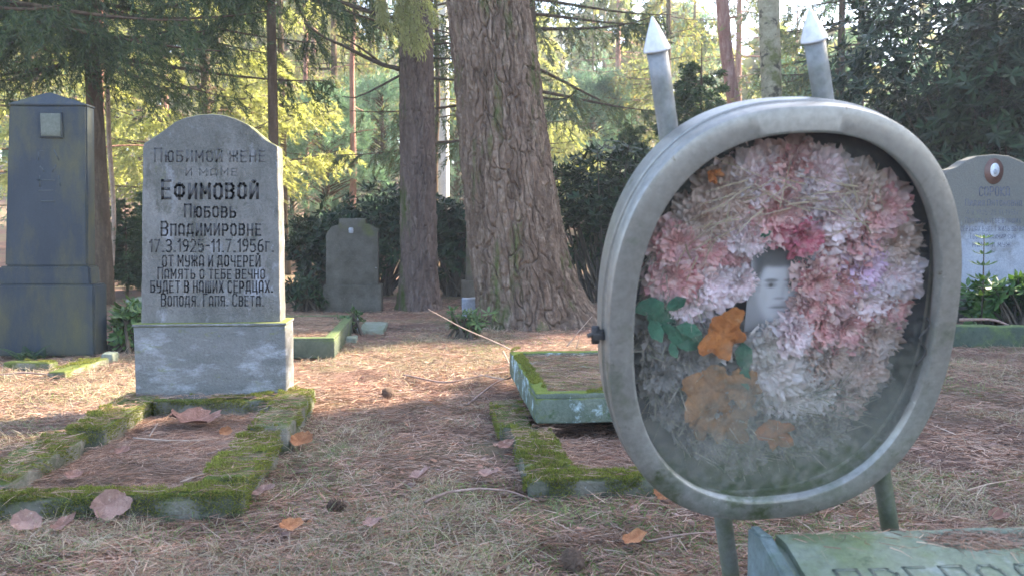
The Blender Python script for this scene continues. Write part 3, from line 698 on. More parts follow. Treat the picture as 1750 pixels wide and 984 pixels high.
# ------------------------------------------------------------------ slanted memorial stone in the near corner
_c = at(1277, 897, 1.42); ZF = float(_c[2]) - .012
NS = thing('memorial_stone', (.8, 1.25, 0), 'low green algae-covered memorial stone with sloping inscribed top, right under the display case', 'memorial stone')
SL = math.tan(R(16))
def nz(y): return np.where(y > 1.365, ZF - .003, ZF - .003 - (1.365 - y) * SL)
X0 = float(_c[0]); X1, Y0, Y1 = X0 + .66, .96, 1.42
st = (X1 - X0)
prof = [(Y1, 0), (Y1, ZF), (1.37, ZF), (1.36, ZF - .002), (Y0, ZF - .002 - (1.36 - Y0) * SL), (Y0, 0)]
def yz_solid(x0, x1, prof, bev=.005):
    bm = bmesh.new(); A_ = [bm.verts.new((x0, y, z)) for y, z in prof]; B_ = [bm.verts.new((x1, y, z)) for y, z in prof]
    n = len(prof); bm.faces.new(A_); bm.faces.new(B_[::-1])
    for k in range(n): bm.faces.new((A_[k], B_[k], B_[(k + 1) % n], A_[(k + 1) % n]))
    bmesh.ops.recalc_face_normals(bm, faces=bm.faces)
    bmesh.ops.bevel(bm, geom=[e for e in bm.edges if e.calc_length() > .012], offset=bev, segments=2, affect='EDGES')
    me = bpy.data.meshes.new('solid'); bm.to_mesh(me); bm.free(); return me
surf('side_rim', yz_solid(X0, X0 + .022, [(y, z + (.012 if z > 0 else -.02)) for y, z in prof]), M_greenside, NS)
surf('body', yz_solid(X0 + .0225, X1, [(y, z - .014 if z > 0 else z - .02) for y, z in prof], .003), M_green, NS)
# inscription plate with a needle-filled round hollow
RC = (X0 + .37, 1.368, .10, .034)
def plate():
    nx, ny = 150, 110; x = np.linspace(X0 + .045, X1 - .003, nx); y = np.linspace(Y0 + .004, 1.412, ny)
    XX, YY = np.meshgrid(x, y, indexing='ij'); Z = nz(YY) + .001
    e = np.sqrt(((XX - RC[0]) / RC[2]) ** 2 + ((YY - RC[1]) / RC[3]) ** 2)
    Z = Z - .013 * np.clip((1.05 - e) / .12, 0, 1) + .004 * np.exp(-((e - 1.12) / .08) ** 2) + fbm(XX * 40, YY * 40, None, 3, 4) * .0009
    Vt = np.stack([XX, YY, Z], -1).reshape(-1, 3); i, j = np.meshgrid(np.arange(nx - 1), np.arange(ny - 1), indexing='ij'); i, j = i.ravel(), j.ravel()
    A_ = Acc().add(Vt, np.stack([i * ny + j, (i + 1) * ny + j, (i + 1) * ny + j + 1, i * ny + j + 1], 1))
    # skirts
    for line in (np.arange(ny), np.arange(nx) * ny + ny - 1, (nx - 1) * ny + np.arange(ny), np.arange(nx) * ny):
        T_ = Vt[line]; B_ = T_ - [0, 0, .016]; m = len(T_); k = np.arange(m - 1)
        A_.add(np.concatenate([T_, B_]), np.stack([k, k + 1, m + k + 1, m + k], 1))
    return A_
part('inscription_plate', plate(), M_green, NS, True)
ins = Acc()
def ns_place(x, y, d): return (x, y, float(nz(np.array(y))) + .0018 + d)
letter(ins, 'ПРЕПОД', X0 + .10, X0 + .42, 1.232, 1.298, ns_place, sw=.6, depth=.0008, slant=-.15)
part('lettering', ins, stone_mat('dark_carved_lettering', (.13, .155, .12), (.20, .225, .185), 20, .9, .2), NS)
n = 420; gg = np.random.default_rng(5); aa = gg.uniform(0, 6.28, n); rr = np.sqrt(gg.uniform(0, 1, n)) * .9
x = RC[0] + RC[2] * rr * np.cos(aa); y = RC[1] + RC[3] * rr * np.sin(aa)
single('needle_litter', needles_on(Acc(), x, y, nz(y) - .006, gg, L=(.02, .05), lift=.006, tilt=.1), M_needle, (RC[0], RC[1], .22), None, 'litter', kind='stuff')
n = 120; x = gg.uniform(X0 + .05, X1, n); y = gg.uniform(1.34, 1.41, n)
single('needle_litter', needles_on(Acc(), x, y, nz(y) + .002, gg, L=(.02, .05), lift=.002, tilt=.04), M_needle, (.8, 1.38, .25), None, 'litter', kind='stuff')

#@@CASE@@
# ------------------------------------------------------------------ oval display case on two pipes
CC = at(1344, 562, 1.35); TL, LN = R(-3), R(15)
CR = Euler((LN, TL, 0), 'XYZ')
CM = Matrix.Translation([float(c) for c in CC]) @ (Matrix.Rotation(TL, 4, 'Y') @ Matrix.Rotation(LN, 4, 'X')) @ Matrix.Scale(1.095, 4)
case = thing('display_case', CC, 'oval grey metal display case with dirty glass front on two leaning pipes with white cones', 'display case', rot=CM.to_euler()); case.scale = (1.095,) * 3
K = 1148.0
def lc(u, v):
    dx, dz = (u - 1342) / K, (534 - v) / K
    return dx * math.cos(TL) - dz * math.sin(TL), dx * math.sin(TL) + dz * math.cos(TL)
def ell(a, b, t, n=2.4):
    c, s = np.cos(t), np.sin(t)
    return np.stack([a * np.sign(c) * np.abs(c) ** (2 / n), b * np.sign(s) * np.abs(s) ** (2 / n)], -1)
NT = 160; TT = np.arange(NT) * 2 * math.pi / NT
AI, BI = .2185, .2755
def sweep(profile, closed=False):
    acc = Acc(); V = []
    for off, y in profile:
        e = ell(AI + off, BI + off, TT); V.append(np.stack([e[:, 0], np.full(NT, y), e[:, 1]], 1))
    m = len(profile); i, j = np.meshgrid(np.arange(m if closed else m - 1), np.arange(NT), indexing='ij'); i, j = i.ravel(), j.ravel(); j2 = (j + 1) % NT; i2 = (i + 1) % m
    return acc.add(np.concatenate(V), np.stack([i * NT + j, i2 * NT + j, i2 * NT + j2, i * NT + j2], 1))
rim = [(.0, .014), (.0, .0), (.0015, -.003), (.004, -.004), (.030, -.001), (.0345, .001), (.0362, .005), (.0364, .026), (.0372, .027), (.0372, .030), (.034, .030), (.034, .014)]
part('rim', sweep(rim, True), M_alu, case, True, True).data.set_sharp_from_angle(angle=R(28))
shell = [(.030, .034), (.0372, .034), (.0392, .0355), (.0392, .041), (.0372, .043), (.0372, .076), (.036, .084), (.028, .088), (.0, .089), (-.19, .089), (-.19, .0855), (.0, .0855), (.024, .085), (.034, .078), (.033, .04)]
part('shell', sweep(shell, True), M_alu, case, True, True).data.set_sharp_from_angle(angle=R(28))
def disc(a, b, y, rings=14, flip=False):
    V = [[0, y, 0]]; F = []
    for k in range(1, rings + 1):
        e = ell(a * k / rings, b * k / rings, TT); V += [[p[0], y, p[1]] for p in e]
    V = np.array(V); j = np.arange(NT); j2 = (j + 1) % NT
    T = np.stack([np.zeros(NT, int), 1 + j2, 1 + j], 1); Q = []
    for k in range(rings - 1): Q.append(np.stack([1 + k * NT + j, 1 + k * NT + j2, 1 + (k + 1) * NT + j2, 1 + (k + 1) * NT + j], 1))
    return Acc().add(V, T, np.concatenate(Q))
part('back_panel', disc(AI + .034, BI + .034, .080), M_back, case, True, True)
def glass_mat():
    m, nt, b = mat_new('dirty_glass'); L = nt.links.new
    tc = N(nt, 'ShaderNodeTexCoord'); sp = N(nt, 'ShaderNodeSeparateXYZ'); L(tc.outputs['Object'], sp.inputs[0])
    n1 = N(nt, 'ShaderNodeTexNoise', i_Scale=9.0, i_Detail=8.0, i_Roughness=.65); n2 = N(nt, 'ShaderNodeTexNoise', i_Scale=70.0, i_Detail=6.0, i_Roughness=.7)
    L(tc.outputs['Object'], n1.inputs[0]); L(tc.outputs['Object'], n2.inputs[0])
    # grime rising from the lower edge
    mr = N(nt, 'ShaderNodeMapRange'); mr.inputs[1].default_value = .0; mr.inputs[2].default_value = -.27; mr.inputs[3].default_value = .0; mr.inputs[4].default_value = .62; L(sp.outputs[2], mr.inputs[0])
    def madd(a, k, c):
        x = N(nt, 'ShaderNodeMath', operation='MULTIPLY_ADD'); L(a, x.inputs[0]); x.inputs[1].default_value = k
        if isinstance(c, float): x.inputs[2].default_value = c
        else: L(c, x.inputs[2])
        return x.outputs[0]
    s = madd(n1.outputs[0], .75, mr.outputs[0]); n3 = N(nt, 'ShaderNodeTexNoise', i_Scale=28.0, i_Detail=7.0, i_Roughness=.7, i_Distortion=1.2); L(tc.outputs['Object'], n3.inputs[0]); s = madd(n3.outputs[0], .7, s); s = madd(n2.outputs[0], .6, s)
    cl = N(nt, 'ShaderNodeMapRange'); cl.inputs[1].default_value = 1.08; cl.inputs[2].default_value = 1.66; cl.inputs[3].default_value = .07; cl.inputs[4].default_value = .66; L(s, cl.inputs[0])
    cr = N(nt, 'ShaderNodeValToRGB'); e = cr.color_ramp.elements; e[0].position = .45; e[0].color = (.27, .26, .225, 1); e[1].position = .72; e[1].color = (.09, .11, .06, 1)
    mg = N(nt, 'ShaderNodeMapRange'); mg.inputs[1].default_value = -.14; mg.inputs[2].default_value = -.27; mg.inputs[3].default_value = -.12; mg.inputs[4].default_value = .16; L(sp.outputs[2], mg.inputs[0])
    sg = madd(n2.outputs[0], 1.0, mg.outputs[0]); L(sg, cr.inputs[0])
    b.inputs['Roughness'].default_value = .9; b.inputs['Specular IOR Level'].default_value = 0; L(cr.outputs[0], b.inputs['Base Color'])
    tr = N(nt, 'ShaderNodeBsdfTransparent'); m1 = N(nt, 'ShaderNodeMixShader'); L(cl.outputs[0], m1.inputs[0]); L(tr.outputs[0], m1.inputs[1]); L(b.outputs[0], m1.inputs[2])
    gl = N(nt, 'ShaderNodeBsdfGlossy'); gl.inputs['Roughness'].default_value = .12; fz = N(nt, 'ShaderNodeFresnel', i_IOR=1.35)
    m2 = N(nt, 'ShaderNodeMixShader'); L(fz.outputs[0], m2.inputs[0]); L(m1.outputs[0], m2.inputs[1]); L(gl.outputs[0], m2.inputs[2])
    L(m2.outputs[0], nt.nodes['Material Output'].inputs[0]); return m
part('glass', disc(AI + .02, BI + .02, .010), glass_mat(), case, True, True)
Cinv = CM.inverted()
for sx in (-1, 1):
    z_top = .378 if sx < 0 else .384
    px_ = lambda z: sx * (.1265 - .038 * z) - .008 - .085 * (z - .38) - .125 * z
    z_bot = -.60
    a_ = (px_(z_bot), .110, z_bot); b_ = (px_(z_top), .110, z_top)
    pts = [tuple(a_[k] + (b_[k] - a_[k]) * t for k in range(3)) for t in np.linspace(0, 1, 24)]
    pl = part('pole', tube(Acc(), pts, .0145, 20), M_pole, case, True, True)
    d = nrm(np.array(b_) - np.array(a_)); bb = np.array(b_)
    cn = Acc(); tube(cn, [bb - d * .001, bb, bb + d * .0025, bb + d * .023, bb + d * .043, bb + d * .046], [.015, .0185, .0185, .0108, .0024, .0008], 24)
    link('cone_cap', cn.mesh('cone_cap', smooth=True), M_cone, pl)
for z in (-.2, .2):
    for sx in (-1, 1):
        q = rbox(sx * .14 - .03, sx * .14 + .03, .0895, .0985, z - .012, z + .012, .002, .05, 0); part('bracket', q, M_pole, case, False, True)
hx, hz = lc(1036, 553)
hg = Acc(); tube(hg, [(hx, .030, hz + .012), (hx, .030, hz - .012)], .006, 12); q = rbox(hx - .004, hx + .013, .022, .044, hz - .006, hz + .004, .002, .05, 0); hg.add(q.V[0], *[f[0] for f in q.F.values()])
tube(hg, [(hx - .012, .028, hz), (hx, .028, hz + .003), (hx + .012, .026, hz + .006)], .0035, 8)
part('hinge', hg, M_iron, case, True, True)
wx, wz = lc(1588, 560); wp = []
for k in range(26):
    t = k / 25; wp.append((wx + .006 * math.sin(t * 11) - .004, .0115 - .006, wz + .035 - .075 * t))
wire = Acc(); tube(wire, wp, .0012, 6); part('twisted_wire', wire, M_iron, case, True, True)

# ------------------------------------------------------------------ flowers inside
def flower_mesh(name, seed, mat, r=.045, layers=8, frill=1.0):
    gg = np.random.default_rng(seed); acc = Acc(); nr, na = 9, 96
    for L_ in range(layers):
        R0 = r * (1 - .12 * L_) * gg.uniform(.9, 1.08); cup = .12 + .17 * L_
        th = np.arange(na) * 2 * math.pi / na; ph = gg.uniform(0, 6.28, 6)
        V = []; ecc = gg.uniform(.8, 1.1)
        for k in range(nr + 1):
            t = k / nr
            ruf = sum(np.sin(th * f + ph[q]) * a for q, (f, a) in enumerate(((4, .07), (9, .12), (15, .16), (22, .17), (31, .15), (41, .10)))) * t ** 1.3 * frill
            xx_, yy_ = np.cos(th) * t * 5.5, np.sin(th) * t * 5.5
            ruf = ruf * .55 + t ** .8 * (.42 * vnoise(xx_, yy_, np.full(na, L_ * 3.3), seed) + .30 * vnoise(xx_ * 2.1, yy_ * 2.1, np.full(na, L_ * 5.1), seed + 1) + .18 * vnoise(xx_ * 4, yy_ * 4, np.full(na, L_ * 2.1), seed + 2))
            rr_ = R0 * t * (1 + .16 * vnoise(np.cos(th) * 2.5, np.sin(th) * 2.5, np.full(na, L_ * 1.7), seed + 3)) * (1 + .10 * np.sin(th * 7 + ph[0]) * t + .03 * gg.normal(size=na) * t ** 3)
            y = -R0 * (cup * t ** 1.2 + ruf * .75) - .003 * L_
            V.append(np.stack([rr_ * np.cos(th + .12 * ruf), y, rr_ * ecc * np.sin(th + .12 * ruf)], 1))
        i, j = np.meshgrid(np.arange(nr), np.arange(na), indexing='ij'); i, j = i.ravel(), j.ravel(); j2 = (j + 1) % na
        keep = gg.uniform(size=len(i)) > .03 * (i == nr - 1)
        acc.add(np.concatenate(V), np.stack([i * na + j, i * na + j2, (i + 1) * na + j2, (i + 1) * na + j], 1)[keep])
    me = acc.mesh(name, smooth=True); me.materials.append(mat); return me
def petal_mat(name, cols, tc_=(1.2, .9, .95)):
    m = leaf_mat(name, cols, .75, .3, .15, tcol=tc_); nt = m.node_tree
    # broad faded blotches
    b = nt.nodes['Principled BSDF']; L = nt.links.new
    src = b.inputs['Base Color'].links[0].from_socket
    tc = N(nt, 'ShaderNodeTexCoord'); no = N(nt, 'ShaderNodeTexNoise', i_Scale=38.0, i_Detail=5.0); L(tc.outputs['Object'], no.inputs[0])
    mr = N(nt, 'ShaderNodeMapRange'); mr.inputs[1].default_value = .45; mr.inputs[2].default_value = .65; L(no.outputs[0], mr.inputs[0])
    mx = N(nt, 'ShaderNodeMix', data_type='RGBA'); L(mr.outputs[0], mx.inputs[0]); L(src, mx.inputs[6]); mx.inputs[7].default_value = c4([c * .5 + (.25 if cols[-1][2] > .2 else .04) for c in cols[-1]])
    L(mx.outputs[2], b.inputs['Base Color']); return m
PM = {'P': petal_mat('pink_petal', [(.70, .40, .38), (.77, .55, .51), (.82, .67, .63), (.72, .46, .44), (.62, .30, .31)]),
      'W': petal_mat('pale_pink_petal', [(.76, .60, .62), (.80, .69, .71), (.84, .77, .79)]),
      'R': petal_mat('rose_petal', [(.48, .10, .16), (.60, .17, .24), (.68, .30, .34)]),
      'D': petal_mat('dusty_petal', [(.46, .34, .28), (.56, .43, .36), (.62, .50, .44)]),
      'C': petal_mat('cream_petal', [(.66, .62, .56), (.74, .71, .67), (.80, .77, .74)]),
      'M': petal_mat('mauve_petal', [(.66, .46, .66), (.74, .56, .74), (.78, .66, .78)]),
      'G': petal_mat('grey_faded_petal', [(.20, .20, .18), (.28, .27, .25), (.36, .34, .32)])}
FM = {k: [flower_mesh('flower', 100 + 7 * q + ord(k), PM[k]) for q in range(3)] for k in PM}
FL = [(1404, 462, 40, 'P'), (1374, 384, 34, 'R'), (1284, 392, 30, 'W'), (1376, 556, 44, 'W'), (1274, 470, 30, 'W'), (1396, 512, 34, 'P'), (1340, 580, 40, 'C'), (1330, 378, 26, 'R'), (1290, 292, 58, 'W'), (1345, 272, 54, 'P'), (1402, 285, 54, 'W'), (1458, 305, 54, 'D'), (1512, 338, 52, 'P'), (1240, 318, 54, 'D'), (1195, 358, 52, 'D'), (1162, 402, 50, 'P'), (1212, 408, 54, 'P'), (1262, 372, 54, 'W'),
      (1322, 348, 60, 'P'), (1376, 332, 56, 'W'), (1432, 352, 56, 'W'), (1487, 385, 56, 'P'), (1542, 400, 50, 'D'), (1560, 460, 48, 'W'), (1158, 462, 52, 'P'), (1226, 472, 52, 'W'), (1178, 508, 42, 'W'),
      (1318, 392, 30, 'R'), (1374, 398, 46, 'P'), (1428, 420, 52, 'P'), (1398, 448, 46, 'R'), (1492, 442, 56, 'M'), (1450, 478, 56, 'P'), (1405, 508, 44, 'P'), (1512, 506, 56, 'W'), (1562, 522, 48, 'P'), (1432, 548, 56, 'P'),
      (1388, 574, 50, 'W'), (1484, 560, 56, 'P'), (1542, 578, 52, 'D'), (1330, 590, 46, 'C'), (1348, 645, 60, 'C'), (1408, 640, 54, 'C'), (1462, 618, 52, 'D'), (1520, 640, 52, 'D'), (1392, 704, 54, 'C'), (1446, 694, 54, 'C'), (1502, 700, 50, 'D'),
      (1345, 762, 50, 'G'), (1150, 560, 52, 'G'), (1200, 620, 54, 'G'), (1150, 640, 50, 'G'), (1236, 575, 42, 'C'), (1248, 690, 54, 'G'), (1185, 700, 50, 'G'), (1250, 762, 54, 'G'), (1310, 700, 50, 'G'), (1410, 772, 52, 'G'), (1470, 760, 48, 'G'), (1320, 815, 46, 'G'), (1545, 660, 40, 'G'), (1300, 300, 40, 'P'), (1275, 430, 36, 'P'), (1560, 420, 34, 'R')]
wreath = thing('flower_wreath', CC, 'faded wreath of pink, cream and grey artificial blooms round a portrait inside the oval case', 'wreath', rot=case.rotation_euler); wreath.scale = (1.095,) * 3
gr_ = random.Random(4)
for k, (u, v, r_, c_) in enumerate(FL):
    u, v = 1338 + (u - 1338) * .945, 534 + (v - 534) * .94
    x, z = lc(u, v)
    o = bpy.data.objects.new('flower', FM[c_][k % 3]); COL.objects.link(o); o.parent = wreath
    s = r_ / K / .045 * 1.08; o.location = (x, (.066 if k > 7 else .046) + gr_.uniform(-.006, .006), z); o.scale = (s, s * .75, s)
    o.rotation_euler = (gr_.uniform(-.25, .25), gr_.uniform(0, 6.28), gr_.uniform(-.25, .25))
# straw base of the wreath
gg = np.random.default_rng(12); n = 5200; th = gg.uniform(0, 6.28, n); rr = gg.uniform(.55, 1.0, n)
e = ell(.195, .235, th) * rr[:, None]
P = np.stack([e[:, 0], gg.uniform(.045, .08, n), e[:, 1] - .005], 1); D = np.stack([-np.sin(th), gg.normal(0, .3, n), np.cos(th)], 1) + gg.normal(0, .6, (n, 3))
kk = (th > 2.7) & (th < 5.6); P, D, n = P[kk], D[kk], int(kk.sum()); st_ = Acc(); ribbons(st_, P, D, gg.uniform(.02, .05, n), gg.uniform(.0015, .003, n), gg.normal(0, .008, (n, 3)), 2, gg)
part('straw_base', st_, leaf_mat('faded_straw', [(.22, .21, .17), (.34, .32, .28), (.42, .38, .34), (.16, .18, .14)], .8, .2), wreath, False, True, kind='stuff')
n = 90; th = gg.uniform(.6, 2.6, n); e = ell(.17, .21, th) * gg.uniform(.75, 1.05, n)[:, None]
P = np.stack([e[:, 0], np.full(n, .028), e[:, 1]], 1); D = np.stack([-np.sin(th), np.zeros(n), np.cos(th)], 1) + gg.normal(0, .45, (n, 3)) * [1, .15, 1]
st_ = Acc(); ribbons(st_, P, D, gg.uniform(.03, .07, n), gg.uniform(.0012, .0026, n), gg.normal(0, .006, (n, 3)), 3, gg)
part('dry_stalks', st_, leaf_mat('dry_stalks', [(.42, .34, .24), (.52, .44, .34), (.36, .30, .22)], .8, .2), wreath, False, True)
def blossom5(acc, cx, cz, r, y, seed, npet=5, lob=.30):
    gg = np.random.default_rng(seed); a0 = gg.uniform(0, 1.2)
    na, nr = 60, 6; th = np.arange(na) * 2 * math.pi / na
    rad = r * (1 - lob * (.5 - .5 * np.cos(npet * (th - a0))) ** 1.3) * (1 + .16 * np.sin(2 * th + a0 * 5) + .10 * np.sin(3 * th + a0 * 9) + .04 * gg.normal(size=na)); V = []
    for k in range(nr + 1):
        t = k / nr; V.append(np.stack([cx + rad * t * np.cos(th), y - .004 * np.cos(npet * (th - a0)) * t ** 2 - .004 * np.sin(2 * th) * t + .0025 * vnoise(np.cos(th) * t * 5 + seed, np.sin(th) * t * 5), cz + rad * t * np.sin(th)], 1))
    i, j = np.meshgrid(np.arange(nr), np.arange(na), indexing='ij'); i, j = i.ravel(), j.ravel(); j2 = (j + 1) % na
    acc.add(np.concatenate(V), np.stack([i * na + j, i * na + j2, (i + 1) * na + j2, (i + 1) * na + j], 1))
M_or = stone_mat('orange_fabric_petal', (.34, .11, .03), (.52, .20, .06), 30, .85, .6, 160, spec=.1, layers=[((.26, .13, .07), 22, .55, .68, None), ((.55, .30, .14), 60, .62, .7, None)])
M_orf = stone_mat('faded_orange_petal', (.26, .13, .06), (.42, .22, .10), 26, .9, .6, 160, spec=.1, layers=[((.20, .17, .12), 18, .52, .66, None), ((.46, .36, .26), 50, .6, .7, None)])
M_gl = stone_mat('green_fabric_leaf', (.03, .10, .065), (.06, .17, .10), 28, .75, .5, 150, spec=.2, layers=[((.13, .19, .14), 20, .55, .7, None), ((.03, .07, .05), 45, .58, .66, None)])
for q, (u, v, r_, s_, mt) in enumerate(((1250, 556, 44, 1, M_or), (1240, 655, 56, 2, M_orf), (1362, 740, 34, 8, M_or), (1208, 290, 13, 4, M_or))):
    ac = Acc(); x, z = lc(u, v); blossom5(ac, x, z, r_ / K, .026, 30 + s_)
    if q == 1:
        for uu, vv, rr__, yy__, sd_ in ((1296, 652, 34, .029, 77), (1272, 722, 44, .031, 78), (1300, 700, 30, .033, 79), (1232, 712, 34, .034, 80)): x, z = lc(uu, vv); blossom5(ac, x, z, rr__ / K, yy__, sd_)
    part('orange_bloom', ac, mt, wreath, True, True)
gl = []
for (u, v, w, a_) in ((1128, 520, 34, 1.4), (1140, 512, 30, -2.0), (1158, 546, 34, 2.4), (1186, 566, 32, -1.9), (1206, 560, 28, 1.1), (1168, 582, 30, -1.2), (1120, 505, 52, .3), (1150, 530, 60, -.5), (1175, 560, 56, -.9), (1200, 572, 50, .2), (1135, 545, 46, -1.2), (1165, 500, 40, .6), (1292, 598, 56, 1.7), (1296, 632, 44, -1.5), (1303, 385, 20, .4), (1190, 545, 44, -.3)):
    x, z = lc(u, v); ac = Acc(); gg = np.random.default_rng(int(u))
    leaves(ac, np.array([[x - .5 * w / K * math.cos(a_), .03, z - .5 * w / K * math.sin(a_)]]), np.array([[math.cos(a_), gg.normal(0, .15), math.sin(a_)]]), np.array([[-math.sin(a_), .2, math.cos(a_)]]), w / K, w / K * .62, .12, .1)
    part('leaf', ac, M_gl, wreath, False, True)
# portrait photograph: a printed flat card
def portrait():
    w, h, nx, ny = .094, .141, 90, 132
    x = np.linspace(-1, 1, nx); z = np.linspace(-1, 1, ny); X0_, Z0_ = np.meshgrid(x, z, indexing='ij'); A = h / w; X, Z = X0_ * .74, Z0_ * .74 - .02; Zs = Z * A
    def blob(cx, cz, a, b, s=8): return 1 / (1 + np.exp(s * (((X - cx) / a) ** 2 + ((Zs - cz) / b) ** 2 - 1)))
    Lm = .30 + .05 * Z
    def over(L0, m, v): return L0 * (1 - m) + v * m
    Lm = over(Lm, blob(0, -1.75, 1.05, .85, 7), .13)                       # coat
    Lm = over(Lm, blob(0, -.92, .30, .40, 6), .34)                          # neck
    Lm = over(Lm, blob(-.28, -1.22, .16, .25, 6), .40); Lm = over(Lm, blob(.26, -1.22, .16, .25, 6), .38)
    Lm = over(Lm, blob(0, .42, .66, .56, 9), .10)                           # hair
    face = blob(0, -.10, .52, .80, 9); Lm = over(Lm, face, .47 - .08 * X + .03 * Zs)
    Lm = over(Lm, blob(-.54, -.08, .08, .18, 6), .38); Lm = over(Lm, blob(.54, -.08, .08, .18, 6), .33)
    Lm = over(Lm, blob(-.10, .62, .60, .22, 5), .11)
    for s in (-1, 1):
        Lm = over(Lm, blob(s * .23, .09, .15, .045, 3), .17); Lm = over(Lm, blob(s * .23, -.02, .13, .07, 3), .26); Lm = over(Lm, blob(s * .23, -.02, .05, .045, 3), .07)
        Lm = over(Lm, blob(s * .40, -.35, .10, .30, 2) * .35, .30)
    Lm = over(Lm, blob(.07, -.20, .04, .20, 2) * .5, .33); Lm = over(Lm, blob(0, -.335, .12, .03, 2) * .8, .20)
    Lm = over(Lm, blob(0, -.55, .19, .030, 2), .16); Lm = over(Lm, blob(0, -.63, .14, .04, 2) * .4, .35); Lm = over(Lm, blob(0, -.50, .16, .03, 2) * .5, .28)
    me = bpy.data.meshes.new('portrait_photo'); Vt = np.stack([X0_ * w / 2, np.zeros_like(X), Z0_ * h / 2], -1).reshape(-1, 3)
    i, j = np.meshgrid(np.arange(nx - 1), np.arange(ny - 1), indexing='ij'); i, j = i.ravel(), j.ravel()
    ac = Acc().add(Vt, np.stack([i * ny + j, (i + 1) * ny + j, (i + 1) * ny + j + 1, i * ny + j + 1], 1))
    B = np.array([[-w / 2, .0015, -h / 2], [w / 2, .0015, -h / 2], [w / 2, .0015, h / 2], [-w / 2, .0015, h / 2]]); ac.add(B, [[3, 2, 1, 0]])
    me = ac.mesh('portrait_photo'); at_ = me.color_attributes.new('print', 'FLOAT_COLOR', 'POINT')
    c = np.ones((len(me.vertices), 4)) * .5; l = np.clip(Lm.ravel(), 0, 1); l = np.clip(l * 1.02 - .035, .02, 1); c[:len(l), 0] = l * .98; c[:len(l), 1] = l * .98; c[:len(l), 2] = l * 1.03; c[:, 3] = 1
    at_.data.foreach_set('color', c.astype(np.float32).ravel())
    m, nt, b = mat_new('printed_photograph'); vc = N(nt, 'ShaderNodeVertexColor', layer_name='print'); nt.links.new(vc.outputs[0], b.inputs['Base Color']); b.inputs['Roughness'].default_value = .6
    me.materials.append(m); return me
po = link('portrait_photo', portrait(), None); x, z = lc(1344, 476)
pm = CM @ Matrix.Translation((x, .042, z)) @ Matrix.Rotation(-TL * .8, 4, 'Y'); po.matrix_world = pm
setp(po, 'grey printed portrait of a short-haired person, set among the flowers behind the glass', 'photograph')

#@@TREES@@
# ------------------------------------------------------------------ the thick pine
def bark_trunk(pts_uv, H, g_seed, na, nz_, cell, depth, flare=None, ext=None):
    """pts: list of (z, cx, cy, radius); returns acc of a trunk surface with plated bark relief"""
    pts = np.array(pts_uv, float); z = np.concatenate([np.linspace(pts[0, 0], 3.4, nz_), np.linspace(3.45, pts[-1, 0], 60)]) if pts[-1, 0] > 3.5 else np.linspace(pts[0, 0], pts[-1, 0], nz_)
    cx = np.interp(z, pts[:, 0], pts[:, 1]); cyy = np.interp(z, pts[:, 0], pts[:, 2]); rr = np.interp(z, pts[:, 0], pts[:, 3])
    th = np.arange(na) * 2 * math.pi / na
    Z, TH = np.meshgrid(z, th, indexing='ij'); RR = np.repeat(rr[:, None], na, 1)
    circ = 2 * math.pi * float(np.median(rr)); ncell = max(8, int(circ / cell[0]))
    U = TH / (2 * math.pi) * ncell; wob = vnoise(np.cos(TH) * 2, np.sin(TH) * 2, Z * 2.2, g_seed) * .9
    Uw = U + wob * .9 + .55 * vnoise(np.cos(TH) * 9, np.sin(TH) * 9, Z * 9, g_seed + 4); Vw = Z / cell[1] + .9 * vnoise(np.cos(TH) * 4, np.sin(TH) * 4, Z * 5, g_seed + 2)
    iu, iv = np.floor(Uw), np.floor(Vw); d1 = np.full(Z.shape, 9.0); d2 = np.full(Z.shape, 9.0)
    for du in (-1, 0, 1):
        for dv in (-1, 0, 1):
            cu, cv = iu + du, iv + dv; cm = np.mod(cu, ncell)
            pu = cu + .15 + .7 * _hash(cm, cv, cm * 0, g_seed); pv = cv + .1 + .8 * _hash(cm, cv, cm * 0 + 1, g_seed)
            d = np.sqrt((Uw - pu) ** 2 + ((Vw - pv) * 1.0) ** 2)
            d2 = np.where(d < d1, d1, np.minimum(d2, d)); d1 = np.minimum(d1, d)
    f = np.clip((d2 - d1) / .20, 0, 1) ** .8
    rdg = 1 - np.abs(vnoise(U * 1.1 + wob, Z * 3.1, np.cos(TH) * 2, g_seed + 31)) * 2; plate = _hash(iu, iv, iu * 0 + 7, g_seed)
    f = f * (.62 + .18 * rdg + .30 * plate) + .22 * vnoise(U * 1.6 + wob * 2, Z * 22, np.sin(TH), g_seed + 12) + .16 * vnoise(U * 4.5 + wob * 3, Z * 12, np.sin(TH), g_seed + 14)
    fine = fbm(np.cos(TH) * 26, np.sin(TH) * 26, Z * 34, 3, g_seed + 9)
    RR = RR + (f - .75) * depth + fine * depth * .20
    if flare is not None: RR = RR + flare(Z, TH)
    V = np.stack([cx[:, None] + RR * np.cos(TH), cyy[:, None] + RR * np.sin(TH), Z], -1).reshape(-1, 3)
    m = len(z); i, j = np.meshgrid(np.arange(m - 1), np.arange(na), indexing='ij'); i, j = i.ravel(), j.ravel(); j2 = (j + 1) % na
    return Acc().add(V, np.stack([i * na + j, i * na + j2, (i + 1) * na + j2, (i + 1) * na + j], 1))
PY = 6.75
def tr_pts(rows, Y):
    """rows of (v, uleft, uright) -> (z, x, y, r)"""
    o = []
    for v, a_, b_ in rows:
        A, B = at(a_, v, Y), at(b_, v, Y); o.append((A[2], (A[0] + B[0]) / 2, Y, (B[0] - A[0]) / 2))
    return sorted(o)
tp = tr_pts([(582, 832, 1000), (500, 815, 985), (430, 803, 968), (300, 790, 945), (200, 783, 930), (100, 775, 918), (0, 764, 902)], PY)
z9, x9, y9, r9 = tp[-1]; s9 = (tp[-1][1] - tp[-2][1]) / (tp[-1][0] - tp[-2][0])
